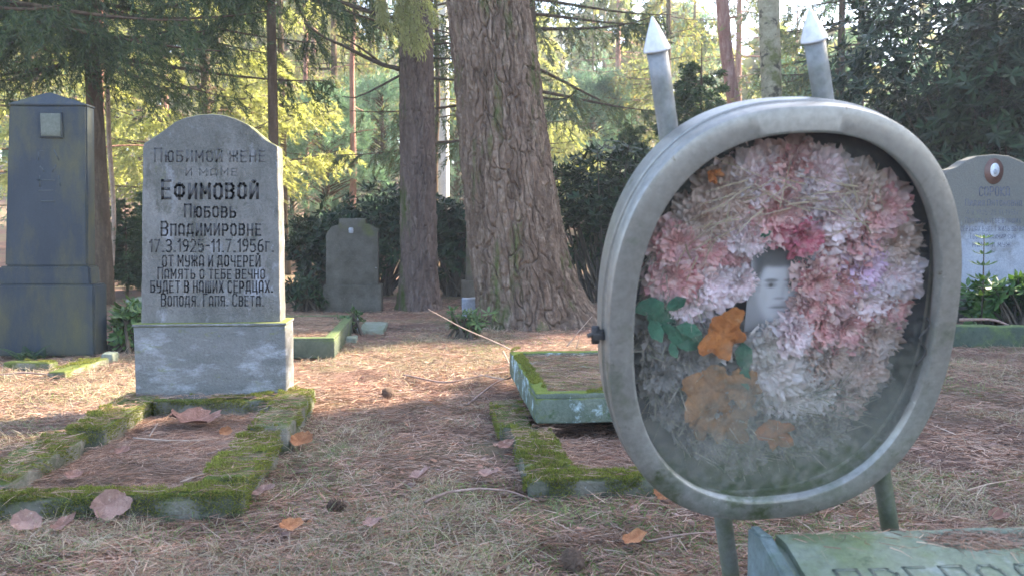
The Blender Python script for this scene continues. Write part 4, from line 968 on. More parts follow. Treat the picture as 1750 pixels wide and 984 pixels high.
tp += [(z9 + 3, x9 + s9 * 2, PY, r9 * .9), (z9 + 8, x9 + s9 * 3.5, PY + .2, r9 * .7), (15, x9 + s9 * 4.5, PY + .3, .06)]
def flare1(Z, TH):
    k = np.exp(-np.clip(Z, -.1, 9) / .16)
    return k * (.05 + .08 * np.clip(np.cos(TH * 3 - .4), 0, 1) + .13 * np.clip(np.cos(TH - R(-20)), 0, 1) ** 6 + .05 * np.clip(np.cos(TH * 5 + 1.2), 0, 1))
tp[0] = (-.15, tp[0][1], tp[0][2], tp[0][3])
pine = thing('pine_tree', (tp[0][1], PY, 0), 'thick leaning pine with deeply plated grey-brown bark, in the middle of the picture', 'tree')
part('trunk', bark_trunk(tp, 15, 5, 640, 860, (.046, .30), .030, flare1), M_bark1, pine, True)

# second tree
T2Y = 8.2
tp2 = tr_pts([(532, 679, 752), (480, 684, 748), (300, 684, 744), (130, 683, 741), (0, 682, 738)], T2Y); tp2[0] = (-.15, tp2[0][1], T2Y, tp2[0][3] + .01)
tp2 += [(8, tp2[-1][1], T2Y, .12), (14, tp2[-1][1] + .1, T2Y, .03)]
t2 = thing('spruce_tree', (tp2[0][1], T2Y, 0), 'straight dark ridged tree trunk with bare side limbs, left of the thick pine', 'tree')
part('trunk', bark_trunk(tp2, 14, 8, 200, 420, (.034, .20), .022, lambda Z, T: np.exp(-np.clip(Z, 0, 9) / .12) * .03), M_bark2, t2, True)
def branch_px(parent, pix, Y, r0, r1, mat, name='branch', n=7, dy=None):
    P = np.array([at(u, v, (Y + (dy[k] if dy else 0))) for k, (u, v) in enumerate(pix)])
    # smooth resample
    t = np.linspace(0, len(P) - 1, 5 * (len(P) - 1) + 1); Q = np.stack([np.interp(t, np.arange(len(P)), P[:, k]) for k in range(3)], 1)
    Q[1:-1] = (Q[:-2] + Q[1:-1] * 2 + Q[2:]) / 4
    return part(name, tube(Acc(), Q, np.linspace(r0, r1, len(Q)), n), mat, parent, True)
for pix, r0 in (([(690, 120), (655, 112), (620, 96), (590, 80), (556, 66), (520, 40)], .022), ([(690, 124), (650, 108), (630, 92), (600, 72), (575, 60)], .014), ([(686, 128), (660, 142), (630, 158), (605, 168), (585, 165)], .012), ([(690, 32), (650, 28), (600, 12), (560, -6)], .018), ([(738, 134), (765, 136), (792, 139)], .016), ([(738, 100), (770, 101), (800, 102)], .010), ([(738, 76), (772, 74), (805, 80)], .010)):
    branch_px(t2, pix, T2Y, r0, r0 * .35, M_stem, dy=[-.1 * k for k in range(len(pix))])

gb = np.random.default_rng(61); fo_ = Acc()
for (u0_, v0_, u1_, v1_) in ((640, -30, 668, 60), (668, -30, 690, 70), (690, -30, 712, 86), (700, -30, 728, 74), (676, -30, 700, 90), (655, -30, 650, 40), (712, -30, 745, 40), (685, -30, 720, 95)):
    A_ = at(u0_, v0_, 7.7); B_ = at(u1_, v1_, 7.55); t = gb.uniform(0, 1, 420)[:, None]; P = A_ + (B_ - A_) * t + [0, 0, -.0] + gb.normal(0, .022, (420, 3))
    sprays(fo_, P, nrm(B_ - A_)[None] + gb.normal(0, .45, (420, 3)), gb.uniform(.04, .07, 420), .010, gb)
part('bough', fo_, M_spruceyel, t2)
# ------------------------------------------------------------------ conifer generator
def conifer(seed, H, cb, R0, r0, spacing=.32, nbr=5, droop=.25, twig=.5, spray=(.07, .014), dens=1.0, lean=(0, 0), tipup=.1, zmax_dense=99, hang=.9, taper=.75, wig=0.0, shape='cone'):
    gg = np.random.default_rng(seed); tr, br, fo = Acc(), Acc(), Acc()
    zz = np.linspace(-.2, H, 26); tx = lean[0] * zz / H + wig * np.sin(zz * 1.3 + seed) * .1; ty = lean[1] * zz / H
    tube(tr, np.stack([tx, ty, zz], 1), r0 * (1 - (np.clip(zz, 0, H) / H) * .93) ** taper, 14)
    z = cb; PP, DD, LL = [], [], []
    while z < H * .97:
        fade = 1.0 if z < zmax_dense else .45
        for b in range(int(nbr * (1 if z < zmax_dense else .6)) or 1):
            a = gg.uniform(0, 2 * math.pi); rel = (z - cb) / (H - cb)
            Lb = R0 * ((1 - rel) ** taper if shape == 'cone' else math.sqrt(max(.02, 1 - (2 * rel - .9) ** 2 * .8))) * gg.uniform(.65, 1.1)
            if Lb < .15: continue
            n = 9; t = np.linspace(0, 1, n); zb = z + gg.uniform(-.1, .1)
            da = gg.normal(0, .15)
            bx = np.interp(zb, zz, tx) + np.cos(a + da * t) * Lb * t; by = np.interp(zb, zz, ty) + np.sin(a + da * t) * Lb * t
            bz = zb - droop * Lb * t ** 1.3 + tipup * Lb * t ** 3
            B = np.stack([bx, by, bz], 1)
            tube(br, B, np.linspace(.028, .004, n) * min(1, Lb / 1.8) * (r0 / .15) ** .5 + .002, 5, cap=False)
            m = max(6, int(Lb * 13 * dens * fade)); ts = gg.uniform(.12, 1, m) ** .8
            base = np.stack([np.interp(ts, t, B[:, k]) for k in range(3)], 1)
            side = np.where(gg.uniform(size=m) < .5, 1, -1); sa = a + side * gg.uniform(.5, 1.3, m)
            Dt = np.stack([np.cos(sa), np.sin(sa), -hang * gg.uniform(.25, 1.6, m)], 1); Lt = twig * (1.15 - .7 * ts) * gg.uniform(.5, 1.2, m) * min(1, Lb / 1.2 + .3)
            PP.append(base); DD.append(nrm(Dt)); LL.append(Lt)
        z += spacing * gg.uniform(.7, 1.3) * (1 if z < zmax_dense else 2)
    P, D, L_ = np.concatenate(PP), np.concatenate(DD), np.concatenate(LL)
    ns = max(3, int(twig / (spray[0] * .33)))
    for k in range(ns):
        t = (k + .3) / ns; sag = np.array([0, 0, -1.0]) * (L_ * t * t * .35)[:, None]
        Q = P + D * (L_ * t)[:, None] + sag
        for q in range(2):
            Dn = D * .75 + gg.normal(0, .42, D.shape) + [0, 0, -.12]
            sprays(fo, Q + gg.normal(0, .006, Q.shape), Dn, spray[0] * gg.uniform(.7, 1.25, len(Q)), spray[1] * gg.uniform(.7, 1.3, len(Q)), gg)
    return tr, br, fo
def plant(conf, mats, loc, label, group=None, name='spruce_tree', rz=0.0, sc=1.0):
    tr, br, fo = conf; t = thing(name, loc, label, 'tree', group); t.rotation_euler = (0, 0, rz); t.scale = (sc,) * 3
    if br.n and name != 'conifer_': tr.add(np.concatenate(br.V), *[np.concatenate(f) for f in br.F.values()]) if br.n else None
    part('trunk', tr, mats[0], t, True, True)
    part('crown', fo, mats[1], t, False, True, kind='stuff' if False else None)
    return t
def gpos(u, Y, dz=0): p = at(u, 400, Y); return (p[0], Y, float(gz(p[0], Y)) + dz)

plant(conifer(11, 12, 2.4, 2.5, .085, .26, 7, .18, .55, (.06, .010), 1.1, zmax_dense=4.2, lean=(-.3, 0)), (M_barkbrown, M_spruce), gpos(178, 9.0), 'dark spruce with low hanging boughs, its slim trunk between the obelisk and the lettered headstone', rz=.4)
plant(conifer(12, 11, 2.5, 2.2, .11, .26, 7, .25, .55, (.06, .010), 1.1, zmax_dense=4.0), (M_barkbrown, M_spruce), gpos(-70, 7.6), 'dark spruce whose boughs hang in from the left edge behind the obelisk', rz=2)
plant(conifer(13, 12, 2.9, 2.1, .05, .26, 6, .3, .55, (.055, .009), .9, zmax_dense=4.6), (M_barkbrown, M_spruce), gpos(470, 8.6), 'slender spruce with drooping green boughs above the lettered headstone', rz=1)
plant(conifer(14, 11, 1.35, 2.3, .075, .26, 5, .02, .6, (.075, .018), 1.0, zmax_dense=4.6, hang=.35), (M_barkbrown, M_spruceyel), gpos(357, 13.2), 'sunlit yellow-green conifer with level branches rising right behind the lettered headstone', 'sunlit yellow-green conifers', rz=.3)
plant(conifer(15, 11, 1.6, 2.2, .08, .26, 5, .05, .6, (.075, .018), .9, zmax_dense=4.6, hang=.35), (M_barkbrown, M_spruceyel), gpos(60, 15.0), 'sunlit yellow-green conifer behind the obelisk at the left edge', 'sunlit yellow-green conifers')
plant(conifer(16, 7, 1.9, 2.5, .11, .34, 4, .22, .6, (.07, .013), .75, zmax_dense=4.6), (M_barkbrown, M_sprucegrey), gpos(905, 10.8), 'grey-green spruce with hanging boughs right behind the thick pine', rz=.8)
plant(conifer(17, 6.5, 2.6, 2.0, .10, .34, 5, .2, .6, (.08, .016), .6, zmax_dense=5.0), (M_barkbrown, M_sprucegrey), gpos(1430, 14.5), 'loose grey-green spruce seen above the right end of the display case', rz=.1)
# light drooping bough hanging before the second trunk
bt = thing('spruce_tree', gpos(430, 5.6), 'spruce standing in front row whose bright green bough tip hangs over the second trunk', 'tree') if False else None
# young dark spruces
yc = conifer(21, 2.6, .3, .85, .03, .11, 8, -.05, .28, (.055, .012), 2.0, hang=.2, tipup=.25)
a = plant(yc, (M_barkbrown, M_spruce), gpos(1195, 9.2), 'young dark spruce standing between the two white-capped pipes', name='young_spruce', sc=1.0)
b = copy_tree(a); b.location = gpos(1078, 11.5); b.rotation_euler.z = 2; b.scale = (.85,) * 3; b['label'] = 'young dark spruce left of the nearer white-capped pipe'
b = copy_tree(a); b.location = gpos(215, 9.8); b.rotation_euler.z = 1; b.scale = (.5, .5, .42); b['label'] = 'young dark spruce in the gap between the obelisk and the lettered headstone'
b = copy_tree(a); b.location = gpos(255, 10.6); b.rotation_euler.z = 3; b.scale = (.6, .6, .48); b['label'] = 'young dark spruce right behind the left side of the lettered headstone'

# bare-ish trunks
def trunk_tree(label, rows, Y, mat, H=13, seed=1, name='pine_tree', crown=None, r_top=.03):
    rp = tr_pts(rows, Y); z0 = float(gz(rp[0][1], Y)); slope = (rp[-1][1] - rp[0][1]) / max(.3, rp[-1][0] - rp[0][0])
    base_x = rp[0][1] - slope * (rp[0][0] - z0); pts = [(base_x, Y, z0 - .15)] + [(p[1], Y, p[0]) for p in rp] + [(rp[-1][1] + slope * 2, Y, rp[-1][0] + 3), (rp[-1][1] + slope * 3, Y, max(H, rp[-1][0] + 5))]
    rad = [rp[0][3] * 1.15] + [p[3] for p in rp] + [rp[-1][3] * .8, r_top]
    P = np.array(pts); t = np.linspace(0, 1, 60); tt = (P[:, 2] - P[0, 2]) / (P[-1, 2] - P[0, 2])
    Q = np.stack([np.interp(t, tt, P[:, k]) for k in range(3)], 1); rr = np.interp(t, tt, rad)
    Q[:, 0] += .02 * vnoise(Q[:, 2] * 1.2, Q[:, 2] * 0 + seed)
    o = thing(name, (base_x, Y, z0), label, 'tree'); part('trunk', tube(Acc(), Q, rr, 16), mat, o, True)
    gg = np.random.default_rng(seed)
    br, fo = Acc(), Acc(); cmat = M_pine
    zs = gg.uniform(z0 + 1.6, H, 16); PP = []
    for z in zs:
        a = gg.uniform(0, 6.28); L_ = gg.uniform(.4, 1.1) * (1 if z < 5 else 1.8); p0 = np.array([np.interp(z, Q[:, 2], Q[:, 0]), Y, z])
        tt_ = np.linspace(0, 1, 6)[:, None]; B = p0 + np.array([math.cos(a), math.sin(a), .15]) * L_ * tt_ + np.array([0, 0, -.15]) * L_ * tt_ ** 2 + gg.normal(0, .02, (6, 3)) * tt_
        part('branch', tube(Acc(), B, np.linspace(.013, .003, 6), 5, cap=False), mat, o)
        if z > 4.5 or crown: PP.append(B[2:] )
    if PP:
        PP = np.concatenate(PP); n = 60; P_ = np.repeat(PP, n, 0) + gg.normal(0, .28, (len(PP) * n, 3)) * [1, 1, .6]
        sprays(fo, P_, gg.normal(size=P_.shape), .13, .02, gg); part('crown', fo, crown or cmat, o)
    return o
trunk_tree('slim pink-barked pine rising in the gap between the lettered headstone and the second trunk', [(330, 597, 609), (160, 599, 608), (0, 600, 608)], 15, M_barkred, seed=2)
trunk_tree('white sunlit birch trunk seen between the second trunk and the thick pine', [(375, 748, 767), (150, 748, 768), (0, 748, 768)], 14.8, M_birch, seed=3, name='birch_tree', crown=M_far)
trunk_tree('thin dark trunk just left of the white birch', [(400, 741, 751), (150, 742, 750), (0, 742, 749)], 13, M_barkbrown, seed=4, name='spruce_tree')
trunk_tree('pink leaning pine trunk between the two white-capped pipes', [(300, 1260, 1284), (130, 1238, 1259), (0, 1222, 1243)], 13, M_barkred, seed=5)
trunk_tree('mossy light-barked birch trunk just left of the right white-capped pipe', [(300, 1306, 1340), (150, 1303, 1336), (0, 1299, 1333)], 11, M_birchmoss, seed=6, name='birch_tree', crown=M_far)
trunk_tree('dark reddish trunk just right of the lettered headstone', [(480, 484, 497), (340, 482, 493), (0, 470, 480)], 14, M_barkbrown, seed=7, name='pine_tree')
trunk_tree('thin pale stick-like trunk right of the obelisk', [(520, 190, 196), (290, 187, 195), (100, 182, 189)], 9.6, M_palewood, seed=8, name='sapling', r_top=.01)
trunk_tree('thin brown trunk touching the right edge of the obelisk', [(520, 176, 184), (290, 172, 181), (140, 168, 178)], 11, M_barkred, seed=9, name='pine_tree')
trunk_tree('faint reddish trunk far behind the gap left of the stepped headstone', [(500, 519, 529), (300, 519, 527), (0, 517, 525)], 18, M_barkred, seed=10, name='pine_tree')

# blue-green young pines
def pine_bush(seed, H, Rr, n=150):
    gg = np.random.default_rng(seed); tr, br, fo = Acc(), Acc(), Acc()
    tube(tr, [(0, 0, -.2), (0, 0, H * .5), (.05, 0, H)], [.06, .045, .01], 10)
    for k in range(n):
        z = gg.uniform(.25, H); a = gg.uniform(0, 6.28); r = Rr * (1 - (z / H) ** 2 * .7) * gg.uniform(.4, 1.05); p = np.array([math.cos(a) * r, math.sin(a) * r, z + .15 * r])
        tube(br, [(0, 0, z - .1), p * [.5, .5, 1] + [0, 0, -.03], p], [.012, .008, .004], 4, cap=False)
        for q in range(4):
            c = p + gg.normal(0, .10, 3); m = 34; D = gg.normal(size=(m, 3)) + [math.cos(a), math.sin(a), .6]
            sprays(fo, np.repeat(c[None], m, 0) + gg.normal(0, .03, (m, 3)), D, gg.uniform(.09, .15, m), .011, gg)
    return tr, br, fo
pb = pine_bush(31, 2.9, 1.15)
a = plant(pb, (M_barkbrown, M_pine), gpos(560, 15.5), 'bushy blue-green young pine above the left shoulder of the stepped headstone', 'bushy blue-green young pines', name='young_pine')
for (u, Y, s_, lb) in ((655, 17, 1.1, 'bushy blue-green young pine close left of the second trunk'), (500, 18.5, .95, 'bushy blue-green young pine right beside the lettered headstone'), (1010, 20, 1.2, 'bushy blue-green young pine far behind the right side of the thick pine'), (780, 21, 1.1, 'bushy blue-green young pine in the gap between the two big trunks'), (1350, 19, 1.3, 'bushy blue-green young pine far behind the display case top')):
    b = copy_tree(a); b.location = gpos(u, Y); b.rotation_euler.z = u; b.scale = (s_,) * 3; b['label'] = lb

# background conifers (copies of four kinds)
kinds = []
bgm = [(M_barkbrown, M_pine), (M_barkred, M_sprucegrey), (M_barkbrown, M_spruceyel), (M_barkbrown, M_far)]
GL = ['blue-green conifer among the hazy trees of the background wood', 'grey-green conifer among the hazy trees of the background wood', 'yellow-green conifer among the hazy trees of the background wood', 'olive-brown conifer among the hazy trees of the background wood']
GG = ['blue-green background conifers', 'grey-green background conifers', 'yellow-green background conifers', 'olive-brown background conifers']
for k in range(4):
    kinds.append(conifer(50 + k, 7.2, .9 + .5 * k, 2.0, .11, .5, 4, .12, .7, (.13, .026), .5, zmax_dense=6))
bgspots = []
gg = np.random.default_rng(77)
for row, (Y, n) in enumerate(((19, 7), (23.5, 9), (29, 11))):
    for q in range(n):
        u = -100 + (q + .5) * 1950 / n + gg.uniform(-60, 60); bgspots.append((u, Y + gg.uniform(-1.8, 1.8)))
first = [None] * 4
LM = ['at the left edge', 'behind the obelisk', 'in the gap right of the obelisk', 'behind the lettered headstone', 'just right of the lettered headstone', 'above the stepped headstone', 'just left of the second trunk', 'between the two big trunks', 'just right of the thick pine', 'left of the left white cone', 'just right of the left white cone', 'between the white cones', 'right of the right white cone', 'behind the huge rhododendron', 'above the medallion headstone']
LU = [0, 100, 200, 350, 510, 600, 670, 780, 980, 1070, 1160, 1270, 1440, 1580, 1720]
KC = ['blue-green', 'grey-green', 'yellow-green', 'olive-brown']; used_l = set()
def bg_label(k, u, Y):
    row = 'nearest' if Y < 21 else 'middle' if Y < 25.6 else 'farthest'
    j = int(np.argmin([abs(u - q) for q in LU]))
    for t in ('', 'taller ', 'slimmer ', 'fuller '):
        l = '%s%s conifer in the %s hazy row, %s' % (t, KC[k], row, LM[j])
        if l not in used_l: used_l.add(l); return l
for q, (u, Y) in enumerate(bgspots):
    k = int(gg.integers(0, 4)) if u < 1000 else int(gg.choice([0, 1, 3]))
    if first[k] is None: first[k] = plant(kinds[k], bgm[k], gpos(u, Y), GL[k], GG[k], name='conifer'); o = first[k]
    else: o = copy_tree(first[k]); o.location = gpos(u, Y)
    o['label'] = bg_label(k, u, Y); o.rotation_euler.z = float(gg.uniform(0, 6)); s_ = float(gg.uniform(.85, 1.2)); o.scale = (s_,) * 3

# far wood as one mass
gg = np.random.default_rng(99); tr, fo = Acc(), Acc()
for q in range(150):
    Y = gg.uniform(33, 85); x = gg.uniform(-.75, .95) * Y; z0 = float(gz(x, Y)); H = gg.uniform(5, 10); r = gg.uniform(1.6, 2.8)
    tube(tr, [(x, Y, z0 - .3), (x + gg.normal(0, .2), Y, z0 + H)], [gg.uniform(.12, .22), .03], 6)
    n = 420; t = gg.uniform(0, 1, n) ** .8; a = gg.uniform(0, 6.28, n); rr = r * (1 - t) ** .7 * np.sqrt(gg.uniform(.05, 1, n)); cb = gg.uniform(.05, .3) * H
    P = np.stack([x + rr * np.cos(a), Y + rr * np.sin(a), z0 + cb + (H - cb) * t], 1); D = np.stack([np.cos(a), np.sin(a), -.4 + gg.normal(0, .3, n)], 1)
    sprays(fo, P, D, gg.uniform(.5, 1.1, n), gg.uniform(.18, .4, n), gg)
fw = link('far_wood', tr.mesh('far_trunks'), M_barkbrown); setp(fw, 'hazy massed trees of the far wood', 'wood', kind='stuff')
# join foliage into the same object through a second material
me = fw.data; bm = bmesh.new(); bm.from_mesh(me); n0 = len(bm.faces); fm = fo.mesh('far_fol'); bm.from_mesh(fm)
bm.faces.ensure_lookup_table()
for f in bm.faces[n0:]: f.material_index = 1
bm.to_mesh(me); bm.free(); me.materials.append(M_far)

# ------------------------------------------------------------------ broadleaf evergreens
def shrub(seed, rx, ry, h, nwh, L_=.10, W_=.034, per=9, top_bias=1.0, lobes=5, z0=.05):
    gg = np.random.default_rng(seed); st, fo = Acc(), Acc()
    C_ = np.stack([gg.uniform(-.55, .55, lobes) * rx, gg.uniform(-.5, .5, lobes) * ry, gg.uniform(.35, .75, lobes) * h], 1); S_ = gg.uniform(.45, .7, lobes)
    tips = []
    while len(tips) < nwh:
        k = gg.integers(0, lobes); d = nrm(gg.normal(size=3)); r = gg.uniform(.55, 1.0) ** .5
        p = C_[k] + d * np.array([rx, ry, h * .55]) * S_[k] * r * (1 + .15 * gg.normal())
        if p[2] > z0 and p[2] < h * 1.05: tips.append(p)
    T = np.array(tips)
    for q in range(0, nwh, max(1, nwh // 60)):
        p = T[q]; b = np.array([gg.normal(0, .08), gg.normal(0, .08), 0]); tube(st, [b - [0, 0, .1], b * .4 + p * .5 + [0, 0, -.05 * h], p], [.018, .011, .004], 5, cap=False)
    ax = nrm(nrm(T - [0, 0, h * .3]) + gg.normal(0, .35, T.shape) + [0, 0, .35])
    A = nrm(np.cross(ax, gg.normal(size=ax.shape))); B = np.cross(ax, A)
    for k in range(per):
        th = k * 2 * math.pi / per + gg.uniform(0, .6, len(T)); up = gg.uniform(-.25, .7, len(T))
        rad = np.cos(th)[:, None] * A + np.sin(th)[:, None] * B
        D = rad + ax * up[:, None] + [0, 0, -.15]; S = np.cross(ax, rad)
        leaves(fo, T + rad * .004, D, S, L_ * gg.uniform(.65, 1.15, len(T)), W_ * gg.uniform(.8, 1.15, len(T)))
    return st, fo
def plant_shrub(args, mat, loc, label, name='rhododendron_bush', cat='bush', rz=0):
    st, fo = shrub(*args[0], **args[1]); t = thing(name, loc, label, cat); t.rotation_euler = (0, 0, rz)
    part('stems', st, M_stem, t, False, True); part('foliage', fo, mat, t, False, True); return t
plant_shrub(((1, .95, .6, 1.30, 620), {}), M_rhodo, gpos(645, 10.2), 'dark evergreen bush behind the stepped headstone and left of the second trunk')
plant_shrub(((2, .5, .4, 1.0, 260), {}), M_rhodo, gpos(560, 10.6), 'lower evergreen bush at the left shoulder of the stepped headstone')
plant_shrub(((3, .5, .5, 1.15, 330), {}), M_rhodo, gpos(778, 10.0), 'bluish evergreen bush filling the gap between the two big trunks')
plant_shrub(((4, .8, .6, 1.50, 620), {}), M_rhodo, gpos(1030, 8.8), 'glossy dark evergreen bush right of the thick pine, half behind the display case')
plant_shrub(((5, 1.9, 1.3, 3.9, 3000), dict(L_=.13, W_=.042, lobes=14)), M_rhodo, gpos(1740, 9.3), 'huge glossy dark rhododendron filling the upper right corner')
plant_shrub(((6, 1.2, .9, 2.2, 900), dict(L_=.12, W_=.04, lobes=7)), M_rhodo, gpos(1555, 10.0), 'medium dark evergreen bush at the left foot of the huge rhododendron')
plant_shrub(((7, .16, .14, .30, 70), dict(L_=.07, W_=.028, per=7, lobes=3, z0=.02)), M_evergreen, gpos(207, 5.5), 'small green leafy bush squeezed between the obelisk and the lettered headstone', 'leafy_bush')
plant_shrub(((8, .22, .16, .42, 60), dict(L_=.10, W_=.035, per=7, lobes=3, z0=.02)), M_evergreen, gpos(1690, 6.25), 'leafy evergreen shoots before the medallion headstone, the left clump', 'leafy_bush')
plant_shrub(((9, .28, .2, .36, 70), dict(L_=.11, W_=.038, per=7, lobes=3, z0=.02)), M_evergreen, gpos(1752, 6.1), 'leafy evergreen clump at the right edge before the medallion headstone', 'leafy_bush')
plant_shrub(((10, .14, .1, .2, 36), dict(L_=.06, W_=.022, per=7, lobes=3, z0=.01)), M_evergreen, gpos(797, 5.95), 'little leafy plant at the left foot of the thick pine', 'leafy_plant', 'plant')
plant_shrub(((11, .12, .1, .16, 30), dict(L_=.05, W_=.02, per=6, lobes=3, z0=.01)), M_evergreen, gpos(593, 6.2), 'little leafy plant beside the short pale stone post', 'leafy_plant', 'plant')
plant_shrub(((12, .28, .2, .30, 60), dict(L_=.09, W_=.03, per=7, lobes=3, z0=.02)), M_rhodo, gpos(532, 8.1), 'low dark bush at the left foot of the stepped headstone', 'leafy_bush')
# upright shoot in front of the medallion stone
sh = thing('evergreen_shoot', gpos(1682, 6.15), 'single upright shoot with tiers of narrow leaves before the medallion headstone', 'plant')
ac = Acc(); H_ = .66; tube(ac, [(0, 0, -.02), (.005, 0, H_ * .5), (0, 0, H_)], [.006, .005, .003], 6); part('stem', ac, M_stem, sh, True, True)
ac = Acc(); gg = np.random.default_rng(8)
for z in (.25, .36, .46, .54, .60, .655):
    for k in range(7):
        a = k * .9 + z * 9; s_ = 1.2 - z * 1.1
        leaves(ac, np.array([[0, 0, z]]), np.array([[math.cos(a), math.sin(a), .15]]), np.array([[-math.sin(a), math.cos(a), 0]]), .15 * s_, .04 * s_, .2, .2)
part('foliage', ac, M_evergreen, sh, False, True)
# ferns by the obelisk
def fern(label, u, Y, s_, seed):
    gg = np.random.default_rng(seed); ac = Acc()
    for k in range(7):
        a = gg.uniform(0, 6.28); L_ = s_ * gg.uniform(.7, 1.1)
        for t in np.linspace(.15, 1, 14):
            p = np.array([math.cos(a) * L_ * t * .8, math.sin(a) * L_ * t * .8, L_ * (.9 * t - .45 * t * t)])
            for sd in (-1, 1):
                D = np.array([[-math.sin(a) * sd + .5 * math.cos(a), math.cos(a) * sd + .5 * math.sin(a), -.1]])
                leaves(ac, p[None], D, np.array([[math.cos(a), math.sin(a), .2]]), L_ * .26 * (1.1 - t), L_ * .08, .1, .2)
    t = thing('fern', gpos(u, Y), label, 'fern'); part('fronds', ac, M_fern, t, False, True)
fern('small dark fern at the foot of the obelisk pedestal', 38, 5.1, .16, 1)
fern('tiny fern in the right half of the obelisk pedestal foot', 62, 5.15, .12, 2)

# ------------------------------------------------------------------ trees off to the right that shade the graves
shade = conifer(70, 15, 1.2, 3.1, .2, .34, 8, .12, 1.0, (.34, .12), .9, hang=.5)
SH = []
def s_to_xy(s, d): ca, sa = math.cos(R(SUN_AZ)), math.sin(R(SUN_AZ)); return d * ca - s * sa, d * sa + s * ca
for (s, d, sc_) in ((-3.4, 13, 1.0), (-.75, 12, 1.0), (2.15, 13, .80), (-5.5, 16, 1.1), (7.1, 16, 1.05), (9.9, 19, 1.1), (-1.8, 19, 1.1)):
    x, y = s_to_xy(s, d); SH.append((x, y, sc_))
for q, (x, y, sc_) in enumerate(SH):
    if q == 0: st0 = plant(shade, (M_barkbrown, M_spruce), (x, y, float(gz(x, y))), 'dense spruce outside the right edge of the view, shading the graves', 'shading spruces on the right'); o = st0
    else: o = copy_tree(st0); o.location = (x, y, float(gz(x, y)))
    o.rotation_euler.z = q * 1.3; o.scale = (sc_,) * 3

#@@LITTER@@
# ------------------------------------------------------------------ ground litter
gg = np.random.default_rng(123)
def frustum_pts(n, y0, y1, p=1.0):
    """random ground points in the view wedge, denser near"""
    y = y0 * (y1 / y0) ** (gg.uniform(0, 1, n) ** p); x = y * math.tan(YAW) + gg.uniform(-.62, .62, n) * y
    return x, y
n = 280000; x, y = frustum_pts(n, 1.5, 9.5); k = fbm(x * 3.1, y * 3.1, None, 3, 77) + .9 * gg.uniform(-1, 1, n) > -.35; x, y = x[k], y[k]
acc = needles_on(Acc(), x, y, gzf(x, y), gg, L=(.03, .08), W=(.0014, .0028), lift=.010)
o = single('fallen_needles', acc, M_needle, (0, 4, 0), 'carpet of fallen reddish pine needles over the cemetery ground', 'litter', kind='stuff')
# needles inside the kerbs (raised soil) and on the kerbs
acc = Acc(); sl = Acc()
for (x0, x1, y0, y1, z) in ((-1.07, -.59, 2.36, 3.43, .022), (.38, .80, 2.44, 2.93, .012)):
    nx, ny = 40, 80; X, Y_ = np.meshgrid(np.linspace(x0 - .02, x1 + .02, nx), np.linspace(y0 - .02, y1 + .02, ny), indexing='ij')
    Z = z + fbm(X * 7, Y_ * 7, None, 4, 31) * .009; i, j = np.meshgrid(np.arange(nx - 1), np.arange(ny - 1), indexing='ij'); i, j = i.ravel(), j.ravel()
    bed = Acc().add(np.stack([X, Y_, Z], -1).reshape(-1, 3), np.stack([i * ny + j, (i + 1) * ny + j, (i + 1) * ny + j + 1, i * ny + j + 1], 1))
    ob_ = link('grave_soil', bed.mesh('grave_soil', ((x0 + x1) / 2, (y0 + y1) / 2, 0), True), M_ground, None, ((x0 + x1) / 2, (y0 + y1) / 2, 0)); setp(ob_, kind='structure')
    n = int((x1 - x0) * (y1 - y0) * 26000); x = gg.uniform(x0, x1, n); y = gg.uniform(y0, y1, n)
    needles_on(acc, x, y, z + fbm(x * 7, y * 7, None, 4, 31) * .009, gg, lift=.008)
for (x0, x1, y0, y1, z) in k1 + [(.255, .385, 2.46, 2.98, .056), (.225, .34, 3.02, 3.5, .052), (.25, .92, 2.36, 2.455, .050)]:
    n = int((x1 - x0) * (y1 - y0) * 5000); x = gg.uniform(x0, x1, n); y = gg.uniform(y0, y1, n)
    needles_on(acc, x, y, np.full(n, z + .006), gg, lift=.004, tilt=.06)
single('needle_litter', acc, M_needle, (0, 3, 0), 'fallen needles gathered inside and on the kerbs', 'litter', kind='stuff')
# dry grass and green grass
def grass(n, y0, y1, mask, L_, W_, mat, name, label, lean=.7):
    x, y = frustum_pts(n, y0, y1); k = mask(x, y); x, y = x[k], y[k]; n = len(x)
    for (bx0, bx1, by0, by1) in ((-1.23, -.465, 2.27, 3.75), (.22, .93, 2.35, 4.1), (.48, 1.2, .9, 1.45)):
        k = ~((x > bx0) & (x < bx1) & (y > by0) & (y < by1)); x, y = x[k], y[k]
    n = len(x); a = gg.uniform(0, 6.28, n); l = gg.uniform(L_[0], L_[1], n)
    D = np.stack([np.cos(a) * lean * gg.uniform(0, 1.4, n), np.sin(a) * lean * gg.uniform(0, 1.4, n), np.ones(n)], 1)
    bend = np.stack([np.cos(a), np.sin(a), -np.ones(n) * .9], 1) * (l * gg.uniform(.1, .9, n))[:, None]
    acc = ribbons(Acc(), np.stack([x, y, gzf(x, y) - .003], 1), D, l, gg.uniform(W_[0], W_[1], n), bend, 4, gg)
    single(name, acc, mat, (0, 3, 0), label, 'grass', kind='stuff')
m1 = lambda x, y: (fbm(x * 2.2, y * 2.2, None, 3, 41) + np.where(y < 2.6, .45, 0) + np.where((y > 4.0) & (y < 4.9), .12, 0) + np.where((y > 3.4) & (y < 5) & (x < -1.2), .4, 0)) > .26
m2 = lambda x, y: (fbm(x * 3, y * 3, None, 3, 43) + np.where(y < 2.5, .42, -.15)) > .2
grass(90000, 1.5, 6.5, m1, (.02, .075), (.0012, .0024), M_straw, 'dry_grass', 'dry pale grass blades among the needles')
grass(60000, 1.5, 6.0, m2, (.015, .05), (.0012, .0022), M_grassgreen, 'green_grass', 'short green grass sprouting through the litter')
